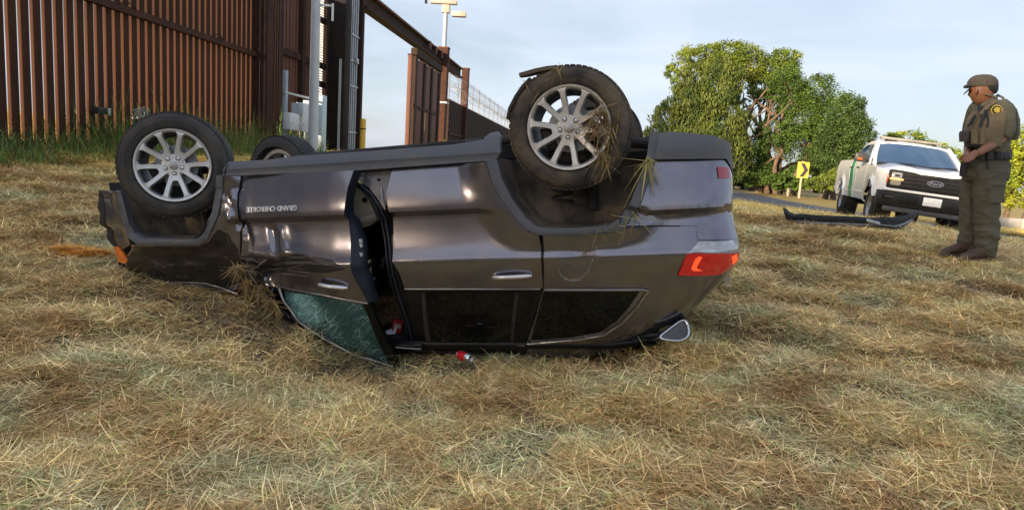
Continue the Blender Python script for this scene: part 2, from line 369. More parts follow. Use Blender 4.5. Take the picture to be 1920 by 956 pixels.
# utility rack in front of it
def up_box(px0, py0, px1, py1, off, depth, name, mat, parent, pos, bev=.012):
    a = on_plane(px0, py1, FQ + FN * off, FN); b = on_plane(px1, py0, FQ + FN * off, FN)
    s_a, s_b = (a - FQ) @ FU, (b - FQ) @ FU; za, zb = a[2], b[2]; c0 = (Vector(pos) - Vector(FQ)); sc = c0 @ Vector(FU)
    return MB().box(((s_a + s_b) / 2 - sc, 0, (za + zb) / 2 - pos[2]), (abs(s_b - s_a), depth, abs(zb - za)), bev=bev).build(name, mat, parent)
OFU = .55
up = fpos(fence_s(560, OFU), OFU); rk = empty('utility_rack', up, 'grey post rack carrying pale electrical boxes in front of the rusted gate', 'utility rack', rz=FR)
up_box(531, 133, 538, 282, OFU, .10, 'post', grey_p, rk, up); up_box(571, 190, 577, 290, OFU, .08, 'post', grey_p, rk, up)
MB().box((-.2, -.03, fz(560, 180, OFU) - up.z), (1.9, .06, .06)).build('cross_rail', galv, rk)
for (a, nm, m) in (((535, 214, 553, 243), 'meter_box', white_p), ((550, 195, 560, 215), 'switch_box', grey_p), ((558, 195, 571, 246), 'breaker_box', white_p), ((571, 190, 580, 246), 'cable_box', grey_p)):
    o = up_box(*a, OFU + .1, .22, nm, m, rk, up); o.location.y = -.14
    MB().box((0, 0, 0), (.05, .02, .05)).build('hasp', galv, o, loc=(o.data.vertices[0].co.x + .06, -.12, o.data.vertices[0].co.z + .2))
for px in (544, 556, 566):
    s = fence_s(px, OFU) - fence_s(560, OFU); MB().tube([(s, -.1, fz(px, 243, OFU) - up.z), (s, -.1, -.1)], .022).build('conduit', grey_p, rk)
up2 = fpos(fence_s(595, .75), .75); cb = empty('cabinet', up2, 'tall pale equipment cabinet beside the light grey pole', 'cabinet', rz=FR)
up_box(590, 180, 601, 284, .75, .45, 'case', M('pale_blue_enamel', (.50, .62, .66), (.44, .55, .60), 4, .5), cb, up2)
MB().box((0, -.235, .7), (.04, .02, .10)).build('handle', galv, cb)
# light grey pole
OFP = 1.3
pp = fpos(fence_s(587, OFP), OFP); r = empty('light_pole', pp, 'light grey round steel pole standing before the rusted gate', 'pole')
MB().tube([(0, 0, -.2), (0, 0, 4), (0, 0, 8.5)], [.15, .135, .11], 20).build('shaft', M('pale_grey_paint', (.55, .58, .60), (.47, .50, .53), 3, .4), r)
MB().lathe([(.24, 0), (.24, .05), (.16, .07), (.155, .16)], (0, 0, 0), (0, 0, 1), 20).build('base_flange', galv, r)
MB().box((.22, 0, fz(600, 14, OFP) - pp.z), (.45, .06, .06)).build('arm', white_p, r); MB().box((.5, 0, fz(603, 28, OFP) - pp.z), (.05, .06, .5)).build('arm_drop', white_p, r)
# main gate post: black square column, with a conduit frame on its far side
sP0, sP1 = fence_s(616), fence_s(648)
gp2 = fpos((sP0 + sP1) / 2 , 0); r = empty('gate_post', gp2, 'massive black square steel gate post', 'post', rz=FR)
wpost = (sP1 - sP0) * .36
ph = 9.4
MB().box((0, 0, ph / 2 - .3), (.66, .66, ph), bev=.02).build('column', M('blackened_steel', (.010, .008, .0075), (.024, .015, .012), 2.5, .8, spec=.3, bump=.3, bscale=30), r)
MB().box((-.42, -.2, 1.6), (.06, .08, 3.6)).build('conduit', galv, r)
for (z, m) in ((2.9, white_p), (2.45, white_p), (1.1, grey_p)): MB().box((.36, -.20, z), (.05, .12, .30 if z > 2.5 else .12 if z > 2 else 1.1), bev=.01).build('plate', m, r)
sF0, sF1 = fence_s(652), fence_s(672)
gp3 = fpos(sF1, -.1); r = empty('conduit_post', gp3, 'rust dark flanged gate frame carrying four pale conduits', 'gate frame', rz=FR)
MB().box((0, 0, ph / 2 - .3), (.26, .36, ph), bev=.01).build('flange_column', rust_d, r)
Lf = sF1 - sF0
MB().box((-Lf / 2, .22, ph / 2 - .3), (Lf, .06, ph)).build('web', rust_d, r)
for k in range(4):
    s = -Lf + .25 + (Lf - .55) * k / 3.0; MB().tube([(s, -.02, -.1), (s, -.02, 4.0), (s + .02, -.02, 6.2), (s - .05, -.02, ph - .4)], .04, 8).build('conduit', galv, r)
for z in [.75, 2.6, 3.6, 4.6, 6.2]: MB().box((-Lf / 2, -.07, z), (Lf - .3, .03, .06)).build('strut', galv, r)
MB().box((-Lf / 2 + .1, -.12, 3.62), (.22, .12, .22), bev=.03).build('junction_box', galv, r)
# overhead track beam (I section) from the gate frame to the far post
sB0, sB1 = fence_s(672), fence_s(857)
zb0, zb1 = fz(760, 58), fz(850, 130)
beam_z = (zb0 + zb1) / 2
bm_ = empty('overhead_track', fpos((sB0 + sB1) / 2, 0, beam_z - .3), 'long rusted I-beam track spanning the gate opening overhead', 'beam', rz=FR)
LB = sB1 - sB0
MB().box((0, 0, .62), (LB, .42, .09)).build('top_flange', rust_b, bm_); MB().box((0, .03, .31), (LB, .10, .54)).build('web', rust_d, bm_); MB().box((0, 0, 0), (LB, .42, .09)).build('bottom_flange', rust_d, bm_)
for px in (791, 803, 814): MB().box((fence_s(px) - (sB0 + sB1) / 2, -.25, .42), (.35, .10, .45), bev=.02).build('bracket', rust_b, bm_)
# far leaf of the gate
sL0, sL1 = fence_s(768, .2), fence_s(818, .2)
lp = fpos(sL0, .2); fl = empty('gate_leaf', lp, 'far gate leaf of three tall rust-red panels with dark gaps', 'gate', rz=FR)
lh = fz(768, 92, .2) - lp.z; LL = sL1 - sL0
for (a, b) in ((775, 787), (789, 801), (803, 814)):
    x0, x1 = fence_s(a, .2) - sL0, fence_s(b, .2) - sL0
    MB().box(((x0 + x1) / 2, -.02, lh / 2 - .3), (x1 - x0, .10, lh), bev=.01).build('panel', rust_b, fl)
for px in (771, 788, 802, 816): MB().box((fence_s(px, .2) - sL0, 0, lh / 2 - .25), (.45, .30, lh + .2), bev=.01).build('frame_post', rust_d, fl)
MB().box((LL / 2, -.05, lh), (LL, .32, .35)).build('top_rail', rust_d, fl); MB().box((LL / 2, -.09, fz(790, 205, .2) - lp.z), (LL, .06, .16)).build('mid_rail', rust, fl)
zz_ = fz(790, 228, .2) - lp.z; MB().box((fence_s(790, .2) - sL0, -.10, zz_), (.5, .03, 1.0)).build('warning_plate', yellow_p, fl)
# free-standing strip left of it
sp_ = fpos(fence_s(764, .6), .6); r = empty('gate_stop', sp_, 'slim rusted steel stop post just left of the far gate leaf', 'post', rz=FR)
MB().box((0, 0, 2.4), (.30, .2, 5.2), bev=.01).build('column', rust_b, r); MB().box((0, 0, 5.02), (.34, .24, .06)).build('cap', rust, r)
# far posts and camera mast
def rpost(px, ytop, wid, label, off=0.0):
    q = fpos(fence_s(px, off), off); h = fz(px, ytop, off) - q.z; r = empty('gate_post', q, label, 'post', rz=FR)
    MB().box((0, 0, h / 2 - .2), (wid, wid, h + .4), bev=.02).build('column', rust, r); MB().box((0, 0, h + .02), (wid + .06, wid + .06, .08)).build('cap', rust_b, r)
    return r, h, q
r, h_, q_ = rpost(825, 84, .62, 'tall rusted square post carrying the camera mast', .15)
for z in (3.0,): MB().box((0, 0, fz(822, 192) - q_.z), (.78, .78, .10)).build('strap', galv, r)
MB().box((-.1, -.36, fz(827, 112) - q_.z), (.12, .10, .35)).build('hinge_plate', rust_b, r)
rpost(867, 124, .52, 'shorter rusted square post right of the mast post', .1)
tan_p = M('weathered_cream', (.50, .44, .36), (.38, .32, .26), 2, .6); mast = empty('camera_mast', q_ + Vector((0, 0, h_ + .05)), 'pale pole with two cream surveillance cameras on top of the tall rusted post', 'camera', rz=0)
mh = fz(832, 14, .15) - q_.z - h_
MB().tube([(0, 0, 0), (0, 0, mh)], .14, 12).build('pole', galv, mast)
MB().box((0, 0, mh), (.5, .45, .5), bev=.06).build('head', tan_p, mast)
MB().box((-.15, -.1, mh + .38), (1.7, .4, .24), bev=.05).build('camera_housing', tan_p, mast); MB().box((.85, -.1, mh - .30), (.9, .45, .32), bev=.05).build('camera_housing', tan_p, mast)
MB().lathe([(0, .0), (.16, .0), (.16, .14)], (-1.2, -.1, mh + .38), (-1, 0, 0), 12).build('lens', M('lens_glass', (.02, .02, .025), rough=.1), mast)
# yellow bollards
for px, y0, off, lab in ((680, 222, .9, 'yellow painted steel bollard beside the gate frame'), (832, 262, .9, 'distant yellow bollard at the foot of the rusted posts')):
    q = fpos(fence_s(px, off), off); r = empty('bollard_post', q, lab, 'bollard', 'yellow bollards at the gate'); h = max(1.0, fz(px, y0, off) - q.z)
    MB().lathe([(0, -.2), (.11, -.2), (.11, h - .07), (.085, h - .02), (0, h)], (0, 0, 0), (0, 0, 1), 16).build('pipe', yellow_p, r)
    MB().lathe([(.113, h - .42), (.116, h - .42), (.116, h - .38), (.113, h - .38)], (0, 0, 0), (0, 0, 1), 16).build('band', rust, r)
# far wall with concertina wire
sw0, sw1 = fence_s(838), fence_s(838) + 130
wq = fpos(sw0, 0.0); wall = empty('far_border_wall', wq, 'distant dark ribbed steel wall topped with coils of razor wire', 'wall', rz=FR)
wt = fz(845, 188) - wq.z; LW = sw1 - sw0
ribs = MB()
for i in range(int(LW / .6)): ribs.box((i * .6, 0, wt / 2 - 1), (.42, .16, wt + 2))
tag(ribs.build('ribs', rust_d, wall, smooth=0), kind='stuff'); MB().box((LW / 2, .12, wt / 2 - 1), (LW, .05, wt + 1.9)).build('backing_sheet', rust_d, wall)
MB().box((LW / 2, -.12, wt * .42), (LW, .08, .12)).build('rail', rust, wall)
coil = MB(); wiremat = M('razor_wire', (.16, .17, .18), rough=.5, metal=.3)
for zc, rc in ((.55, .55), (1.35, .50)):
    pts = [(x, rc * math.cos(x * 9.0), wt + zc + rc * math.sin(x * 9.0)) for x in np.arange(0, 75, .10)]
    coil.tube(pts, .010, 3, cap=False)
tag(coil.build('razor_coil', wiremat, wall, smooth=0), kind='stuff')
for i in range(22): MB().tube([(i * 3.4, 0, wt - .2), (i * 3.4, 0, wt + 2.1)], .03, 6).build('wire_post', wiremat, wall)
for z in (.6, 1.3, 2.0): MB().tube([(0, 0, wt + z), (75, 0, wt + z)], .010, 4).build('strand', wiremat, wall)
# conduit sign plate near the foot of the far posts
# ------------------------------------------------------------------ trees, verge things
def leaf_mat(name, c, c2):
    m = M(name, c, c2, 0.9, .6, world=True, lo=.38, hi=.62, spec=.3)
    t = m.node_tree; p = t.nodes['Principled BSDF']
    a = t.nodes.new('ShaderNodeAttribute'); a.attribute_name = 'tint'; x = t.nodes.new('ShaderNodeMix'); x.data_type = 'RGBA'; x.blend_type = 'MULTIPLY'; x.inputs[0].default_value = 1
    src = p.inputs['Base Color'].links[0].from_socket; t.links.new(src, x.inputs[6]); t.links.new(a.outputs['Color'], x.inputs[7]); t.links.new(x.outputs[2], p.inputs['Base Color'])
    tr = t.nodes.new('ShaderNodeBsdfTranslucent'); t.links.new(x.outputs[2], tr.inputs[0]); ms = t.nodes.new('ShaderNodeMixShader'); ms.inputs[0].default_value = .35
    t.links.new(p.outputs[0], ms.inputs[1]); t.links.new(tr.outputs[0], ms.inputs[2]); t.links.new(ms.outputs[0], t.nodes['Material Output'].inputs[0]); return m
bark = M('bark', (.17, .115, .068), (.085, .06, .04), 6, .9, bump=.5, bscale=25)
bark_d = M('dark_bark', (.09, .07, .05), (.05, .04, .03), 6, .9, bump=.5, bscale=25)
def leaves(blobs, n, size, sub=.30, droop=0.0, long=1.0):
    """leaf faces spread over clumps that fill the blobs; blobs = (centre, radii)"""
    vol = np.array([b[1][0] * b[1][1] * b[1][2] for b in blobs]) ** .7; vol /= vol.sum(); Vs, tints = [], []
    for b, w in zip(blobs, vol):
        k = int(n * w); nc = max(10, int(k / 55)); c, r = np.array(b[0]), np.array(b[1])
        d = rng.normal(size=(nc, 3)); d /= np.linalg.norm(d, axis=1)[:, None]; rr = rng.uniform(.35, 1.0, nc) ** .55
        cl = d * rr[:, None]; cr = rng.uniform(.6, 1.25, nc) * sub
        ci = rng.integers(0, nc, k); e = rng.normal(size=(k, 3)); e /= np.linalg.norm(e, axis=1)[:, None]; e *= (rng.uniform(0, 1, k) ** .45)[:, None]
        p = c + (cl[ci] + e * cr[ci][:, None]) * r
        if droop: p[:, 2] -= droop * rng.uniform(0, 1, k) ** 2
        a = rng.normal(size=(k, 3)); a[:, 2] *= (.6 if not droop else 1.0)
        if droop: a = a * .35 + np.array([0, 0, 1.0])
        a /= np.linalg.norm(a, axis=1)[:, None]; bb = np.cross(a, rng.normal(size=(k, 3))); bb /= np.linalg.norm(bb, axis=1)[:, None]
        s = size * rng.uniform(.6, 1.3, k)[:, None]; a = a * s * long; bb = bb * s * .5
        Vs.append(np.stack([p - a, p + bb, p + a, p - bb], 1).reshape(-1, 3))
        tt = (rng.uniform(.7, 1.25, k) * rng.uniform(.55, 1.35, nc)[ci]); tints.append(np.repeat(tt, 4))
    V = np.concatenate(Vs); t = np.concatenate(tints); F = np.arange(len(V)).reshape(-1, 4)
    return V, F, np.stack([t, t, t * .95], 1)
def pblob(px, py, rx, ry, dep, dz=0, ratio=.8):
    k = dep / FPX; q = at(px, py, dep + dz); return (q, (rx * k, max(rx, ry) * k * ratio, ry * k))
def limb(mb, a, b, r0, r1, wob=.25, n=7):
    a, b = Vector(a), Vector(b); L = (b - a).length; pts = []
    o = Vector((random.uniform(-1, 1), random.uniform(-1, 1), random.uniform(0, 1))) * wob * L * .4
    for i in range(n):
        t = i / (n - 1); q = a.lerp(b, t) + o * math.sin(math.pi * t) + Vector((random.uniform(-1, 1), random.uniform(-1, 1), random.uniform(-1, 1))) * .03 * L * (0 < i < n - 1); pts.append(q)
    mb.tube(pts, [r0 + (r1 - r0) * i / (n - 1) for i in range(n)], 7); return pts
def tree(name, base_px, dep, blobs, n, size, lm, bm_, label, stems=1, r=.22, group=None, sub=.30, droop=0, long=1.0, twigs=True, ground=True, spread=.5, limbs=None):
    q = at(*base_px, dep); z = G(q[0], q[1]) if ground else q[2]; base = Vector((q[0], q[1], z)); root = empty(name, base, label, 'tree' if 'tree' in name else 'bush', group)
    bl = [pblob(*b[:4], dep, *(b[4:])) for b in blobs]
    V, F, T = leaves([(np.array(c) - np.array(base), rr) for c, rr in bl], n, size, sub, droop, long)
    me = fast_mesh('crown', V, F, lm, T); link('crown', me, root)
    if stems:
        mb = MB(); cs = [Vector(c) - base for c, _ in bl]; feet = [Vector((random.uniform(-spread, spread), random.uniform(-spread, spread), -.3)) for _ in range(stems)]
        tops = []
        for i, f in enumerate(feet):
            tgt = cs[i % len(cs)]; mid = f.lerp(tgt, .45) + Vector((f.x * .8, 0, .2)); limb(mb, f, mid, r, r * .65, .15); tops.append(mid)
        for i, c in enumerate(cs):
            m0 = min(tops, key=lambda t: (t - c).length); p = limb(mb, m0, c, r * .5, r * .15, .3)
            if twigs:
                for k in range(5):
                    rad = bl[i][1]; e = c + Vector((random.uniform(-.8, .8) * rad[0], random.uniform(-.8, .8) * rad[1], random.uniform(-.5, .8) * rad[2])); limb(mb, p[random.randint(2, 5)], e, r * .16, r * .04, .3, 6)
        if limbs:
            for (pa, pb, ra) in limbs: limb(mb, Vector(at(*pa)) - base, Vector(at(*pb)) - base, ra, ra * .4, .2, 9)
        mb.build('trunk', bm_, root, smooth=60)
    return root
lf_bright = leaf_mat('bright_leaves', (.26, .31, .045), (.13, .20, .03)); lf_mid = leaf_mat('mid_leaves', (.12, .20, .035), (.085, .15, .03))
lf_dark = leaf_mat('dark_leaves', (.075, .13, .035), (.095, .16, .04)); lf_cedar = leaf_mat('feathery_leaves', (.075, .125, .030), (.17, .20, .04)); lf_yel = leaf_mat('yellow_green_leaves', (.36, .38, .04), (.22, .29, .035))
lf_hedge = leaf_mat('hedge_leaves', (.20, .24, .04), (.12, .18, .03))
G1 = 'trees beside the road'
tree('feathery_tree', (1300, 345), 42, [(1350, 165, 42, 60), (1310, 205, 55, 55), (1262, 225, 42, 42), (1345, 235, 60, 45), (1240, 262, 40, 30), (1300, 275, 75, 40), (1285, 160, 28, 35), (1365, 290, 45, 50)], 60000, .06, lf_cedar, bark_d, 'dense feathery dark green tree rising behind the overturned car tailgate', 2, .2, G1, sub=.26, droop=.15, long=1.7)
tree('broadleaf_tree', (1425, 362), 45, [(1310, 108, 42, 24), (1375, 100, 50, 22), (1400, 125, 45, 32), (1470, 112, 30, 20), (1455, 135, 45, 30), (1480, 185, 35, 40), (1350, 130, 45, 25), (1268, 135, 22, 18), (1430, 165, 35, 25)], 48000, .068, lf_bright, bark, 'tall light green tree with bare tan limbs showing in its crown', 4, .26, G1, spread=1.6,
     limbs=[((1425, 360, 44), (1385, 215, 42.4), .2), ((1440, 360, 44), (1450, 205, 42.4), .18), ((1385, 225, 42.4), (1440, 165, 42.4), .11), ((1388, 240, 42.4), (1395, 175, 42.4), .10), ((1450, 215, 42.4), (1400, 180, 42.4), .09), ((1390, 250, 42.4), (1450, 200, 42.4), .09), ((1400, 300, 42), (1382, 200, 42.4), .12), ((1430, 240, 42.4), (1490, 190, 42.4), .08), ((1400, 265, 42.4), (1470, 235, 42.4), .07), ((1455, 250, 42.4), (1500, 225, 42.4), .06), ((1440, 330, 45), (1540, 290, 44), .14), ((1380, 210, 44.5), (1420, 195, 44.4), .08)])
tree('spreading_tree', (1470, 362), 43, [(1530, 175, 38, 40), (1480, 160, 40, 35), (1505, 215, 45, 45), (1555, 230, 45, 50), (1450, 250, 42, 28), (1500, 270, 50, 35), (1405, 290, 35, 32), (1545, 285, 45, 35), (1415, 325, 35, 25), (1400, 225, 18, 10), (1450, 180, 20, 12), (1425, 250, 16, 10), (1470, 215, 18, 10), (1395, 190, 14, 8)], 56000, .066, lf_mid, bark, 'mid green spreading tree right of the light green tree', 3, .2, G1, spread=1.8,
     limbs=[((1455, 362, 43), (1470, 270, 43), .17), ((1465, 362, 43), (1560, 270, 43), .15), ((1440, 362, 43), (1420, 280, 43), .15), ((1470, 300, 43), (1440, 260, 43), .1)])
tree('shady_tree', (1560, 350), 40, [(1590, 215, 35, 40), (1605, 255, 32, 40), (1570, 270, 45, 45), (1625, 290, 22, 25), (1560, 310, 42, 25), (1600, 320, 35, 25)], 42000, .066, lf_dark, bark_d, 'dark green rounded tree at the right end of the row above the pickup', 2, .18, G1)
tree('low_bush', (1475, 352), 41, [(1460, 340, 28, 16), (1490, 345, 24, 14)], 3500, .10, lf_mid, bark, 'low dark bush beneath the light green tree', 1, .05, 'bushes along the road bend', twigs=False)
tree('low_bush', (1545, 352), 38, [(1545, 342, 30, 14), (1570, 335, 22, 18), (1525, 347, 20, 10)], 6500, .07, lf_hedge, bark, 'yellowish bush beside the chevron sign and behind the pickup', 1, .05, 'bushes along the road bend', twigs=False)
tree('low_bush', (1390, 345), 49, [(1400, 335, 30, 22), (1365, 335, 30, 26)], 3500, .12, lf_dark, bark_d, 'dark bush just right of the car tail end', 1, .05, 'bushes along the road bend', twigs=False)
tree('low_bush', (1435, 340), 60, [(1440, 335, 60, 22), (1510, 330, 60, 22), (1580, 330, 60, 22)], 5000, .2, lf_mid, bark, 'far green hedge seen between the trunks', 1, .05, 'bushes along the road bend', twigs=False)
tree('distant_tree', (1700, 300), 46, [(1700, 265, 38, 20), (1735, 280, 42, 20), (1665, 282, 30, 20), (1775, 298, 34, 20), (1640, 305, 30, 28), (1700, 305, 60, 30), (1760, 325, 60, 30)], 16000, .10, lf_bright, bark, 'low light green tree behind the pickup cab', 1, .12, G1, twigs=False)
tree('edge_tree', (1925, 392), 24, [(1905, 300, 30, 45), (1920, 345, 45, 45), (1950, 290, 60, 55), (1885, 355, 22, 28), (1990, 340, 60, 60)], 22000, .06, lf_yel, bark, 'bright yellow green tree at the right edge beside the officer', 2, .12, G1)
# trees behind the photographer: the bright paint of the overturned car mirrors them
for i, (x, y, h, w) in enumerate(((-14, -46, 6, 4), (-3, -54, 7, 5), (9, -44, 5.5, 3.5), (22, -45, 6.5, 5), (36, -36, 7.5, 6), (-28, -50, 7, 6))):
    z = G(x, y); root = empty('roadside_tree', (x, y, z), ('shorter green tree out of frame behind the camera', 'tallest broad green tree straight behind the camera', 'low round tree right behind the camera', 'tree behind the officer out of frame', 'tall wide tree far to the right out of frame', 'tree by the fence far behind the camera')[i], 'tree', 'trees behind the camera')
    Vv, Ff, Tt = leaves([((random.uniform(-1, 1), 0, h * .65), (w * .7, w * .7, h * .35)), ((w * .4, .5, h * .45), (w * .5, w * .5, h * .3)), ((-w * .4, -.5, h * .5), (w * .5, w * .5, h * .3))], 2600, .32)
    link('crown', fast_mesh('crown', Vv, Ff, lf_mid, Tt), root); mb = MB(); limb(mb, (0, 0, -.3), (0, 0, h * .6), .25, .1); mb.build('trunk', bark_d, root, smooth=60)
# chevron sign
q = at(1499, 360, 39); gzq = G(q[0], q[1]); cs = empty('chevron_sign', (q[0], q[1], gzq), 'yellow road bend sign with a black chevron on a wooden post', 'sign', rz=R_(-18))
top = at(1503, 304, 39)[2] - gzq; bot = at(1503, 334, 39)[2] - gzq; hs = top - bot
MB().box((0, .05, top / 2), (.11, .07, top + .1)).build('post', M('weathered_wood', (.42, .35, .25), (.33, .27, .2), 8, .9), cs)
MB().box((.05, 0, (top + bot) / 2), (.62, .02, hs)).build('plate', M('sign_yellow', (.62, .36, .03), rough=.6), cs)
mb = MB(); zc = (top + bot) / 2; hh2 = hs * .42
mb.prism([(-.16, hh2), (.06, hh2), (.28, 0), (.06, -hh2), (-.16, -hh2), (.06, 0)], (.05, -.014, zc), (1, 0, 0), (0, 0, 1), .004); mb.build('chevron', M('sign_black', (.01, .01, .01), rough=.6), cs, smooth=0)
q = at(1477, 363, 41); z0 = G(q[0], q[1]); r = empty('marker_post', (q[0], q[1], z0), 'short pale wooden marker post left of the chevron sign', 'post')
MB().box((0, 0, .3), (.11, .11, .75), bev=.01).build('stake', M('weathered_wood', (.42, .35, .25)), r); MB().box((0, -.06, .6), (.08, .012, .10)).build('reflector', white_p, r)
# white cars parked far off under the trees
def small_car(px, dep, lab, rz):
    q = at(px, 357, dep); z = G(q[0], q[1]); r = empty('parked_car', (q[0], q[1], z), lab, 'car', 'cars parked far off under the trees', rz=rz)
    side = [(-2.2, .35), (-2.25, .75), (-1.9, .92), (-1.1, 1.0), (-.6, 1.42), (.7, 1.45), (1.35, 1.02), (2.1, .95), (2.25, .6), (2.2, .35)]
    MB().prism(side, (0, .85, 0), (1, 0, 0), (0, 0, 1), 1.7).build('body', white_p, r, smooth=25)
    for s in (-.86, .86): MB().prism([(-.95, 1.02), (-.52, 1.36), (.62, 1.38), (1.15, 1.02)], (0, s + .01 * np.sign(s) + .005, 0), (1, 0, 0), (0, 0, 1), .012).build('window', M('far_glass', (.03, .04, .05), rough=.1), r, smooth=0)
    for x in (-1.4, 1.4):
        for s in (-.8, .8): MB().lathe([(0, -.1), (.26, -.11), (.33, -.08), (.33, .08), (.26, .11), (0, .1)], (x, s, .33), (0, 1, 0), 16).build('wheel', M('far_rubber', (.02, .02, .02), rough=.8), r)
small_car(1415, 58, 'white car parked in the shade under the light green tree', .15); small_car(1386, 62, 'white car just clear of the overturned car tail', .1); small_car(1570, 56, 'white car mostly hidden behind the yellowish bush', .3)
# verge and low wall at the right edge
kq = [at(x, 398, 22) for x in (1840, 1925, 2010)]
lw = empty('low_wall', (kq[1][0], kq[1][1], G(kq[1][0], kq[1][1])), 'low pale concrete wall at the right edge under the yellow green tree', 'wall')
for i in range(6):
    a = Vector(at(1850 + i * 26, 398 , 22)); MB().box((a.x - lw.location.x, a.y - lw.location.y, .18), (.44, .2, .42), bev=.015).build('block', conc, lw)
# ------------------------------------------------------------------ overturned car
CYAW, CPIT = R_(-12.5), R_(6.8)
ca = np.array([math.cos(CYAW) * math.cos(CPIT), math.sin(CYAW) * math.cos(CPIT), math.sin(CPIT)])      # front -> tail
cn = np.array([math.sin(CYAW), -math.cos(CYAW), 0.0])                                                 # towards the photographer
cu = np.cross(ca, cn); cu = cu if cu[2] > 0 else -cu
CO = np.array([-.485, 5.42, .146])
car = empty('overturned_car', (0, 0, 0), 'dark purple grey sport utility car lying overturned on its roof with a broken front door', 'car')
car.matrix_world = Matrix(((ca[0], cn[0], cu[0], CO[0]), (ca[1], cn[1], cu[1], CO[1]), (ca[2], cn[2], cu[2], CO[2]), (0, 0, 0, 1)))
car.matrix_local = car.matrix_world
XR = np.array([(-.10, 1.52), (-.04, 1.59), (.03, 1.695), (.10, 1.804), (.165, 1.893), (.285, 2.01), (.355, 2.078), (.44, 2.16), (.57, 2.232), (.66, 2.236), (.75, 2.215), (.9, 2.19), (1.2, 2.20), (1.4, 2.17)])
def xrear(z): return float(np.interp(z, XR[:, 0], XR[:, 1]))
def herm(z, z0, y0, m0, z1, y1, m1):
    h = z1 - z0; t = (z - z0) / h
    return (2 * t ** 3 - 3 * t * t + 1) * y0 + (t ** 3 - 2 * t * t + t) * h * m0 + (-2 * t ** 3 + 3 * t * t) * y1 + (t ** 3 - t * t) * h * m1
SEG = [(-.10, .62, .9, 0, .70, .75), (0, .70, .75, .45, .905, .36), (.45, .905, .36, .625, .958, .22), (.625, .958, .15, .65, .957, -.30), (.65, .957, -.42, .76, .923, -.20), (.76, .923, -.20, .935, .902, -.06), (.935, .902, .4, .974, .965, 1.6), (.974, .966, .05, 1.08, .952, -.24), (1.08, .952, -.24, 1.27, .893, -.36), (1.27, .893, -.36, 1.45, .82, -.45)]
def prof(z):
    z = min(1.449, max(-.099, z))
    for s in SEG:
        if z <= s[3]: return herm(z, *s)
ARCH_R = np.array([(.66, 1.27), (.685, 1.153), (.748, 1.02), (.846, .878), (.91, .82), (.985, .787), (1.22, .787), (1.454, .805), (1.54, .85), (1.60, .96), (1.66, 1.13), (1.70, 1.25), (1.72, 1.4)])
ARCH_F = np.array([(-1.27, 1.28), (-1.294, 1.24), (-1.34, 1.02), (-1.45, .86), (-1.53, .81), (-2.05, .81), (-2.13, .86), (-2.19, 1.0), (-2.22, 1.2)])
def adist(x, z, A):
    p = np.array([x, z]); a = A[:-1]; b = A[1:]; ab = b - a; t = np.clip(((p - a) * ab).sum(1) / (ab * ab).sum(1), 0, 1)
    return float(np.min(np.hypot(*(p - a - t[:, None] * ab).T)))
def S(x, z, door=False, plain=False):
    """half width of the body side at (x, z): creases, wheel-arch flares, corner rounding, crash dents"""
    zz = z
    if x > 1.45: zz = z + .062 * sstep(1.45, 1.72, x) * sstep(.72, .90, z)
    elif door and not plain: zz = z - .085 * math.exp(-((x + .78) / .22) ** 2) * sstep(.95, .7, z) * sstep(.40, .5, z) - .07 * sstep(-.9, -1.12, x) * sstep(.95, .8, z)
    y = prof(zz)
    if z > .5 and not door:
        for A in (ARCH_R, ARCH_F):
            if A is ARCH_R and x < .3 or A is ARCH_F and x > -.9: continue
            w = sstep(.24 if A is ARCH_R else .12, .015, adist(x, z, A))
            base = .978 if A is ARCH_R else .965
            if A is ARCH_R and x > 1.5: w *= sstep(.95, .82, z) * .8
            y = y * (1 - w) + max(y, base - max(0, .80 - z) * .25) * w
    # taper of the cabin towards the tail
    if x > 1.0 and z < .75: y -= .055 * ((x - 1.0) / 1.1) ** 2 * sstep(.75, .35, z)
    xr = xrear(z); t = (x - (xr - .34)) / .34
    if t > 0: y -= .27 * (1 - math.sqrt(max(0, 1 - min(t, .999) ** 2)))
    if not plain:
        if not door and x > .9: y -= .014 * math.exp(-((x - 1.24) / .075) ** 2 - ((z - .63) / .07) ** 2)
        if x < -1.12:                                                                  # crushed front wing
            k = sstep(.86, .50, z); y -= .11 * k
            q = Vector((x * 4.2, z * 5.0, 1.3)); f = noise.noise(q); g = noise.noise(q * 2.3)
            y -= (.022 + .026 * abs(f) * 2 + .016 * abs(g)) * sstep(-1.12, -1.22, x) * (.35 + .65 * k) * (1 if z < 1.2 else .5)
            y -= .030 * max(0, 1 - abs((x + 1.22) + .35 * (z - .98)) / .05) * sstep(.55, .8, z) * sstep(1.3, 1.1, z) * .6
            y += .018 * math.exp(-(((x + 1.27) - .20 * (z - 1.0)) / .025) ** 2) * sstep(1.3, 1.1, z) * sstep(.6, .75, z)
        if door:
            y -= .075 * math.exp(-((x + 1.02) / .16) ** 2 - ((z - .55) / .12) ** 2)
            y -= .020 * math.exp(-(((x + .95) + .25 * (z - .85)) / .035) ** 2) * sstep(.64, .78, z) * sstep(.96, .88, z)
            y += .016 * math.exp(-(((x + .87) + .25 * (z - .85)) / .05) ** 2) * sstep(.64, .78, z) * sstep(.96, .88, z)
            q = Vector((x * 7, z * 9, 5.0)); y += .022 * noise.noise(q) * sstep(-.55, -.9, x) * sstep(.82, .6, z)
            y += .006 * noise.noise(Vector((x * 5, z * 3, 8)))
    if x < -2.0:
        t = min(.999, (-2.0 - x) / .66); y -= .34 * (1 - math.sqrt(max(0, 1 - t * t)))
    return y
def door_off(x): return .125 * sstep(-1.15, -.25, x) ** .8 - .01
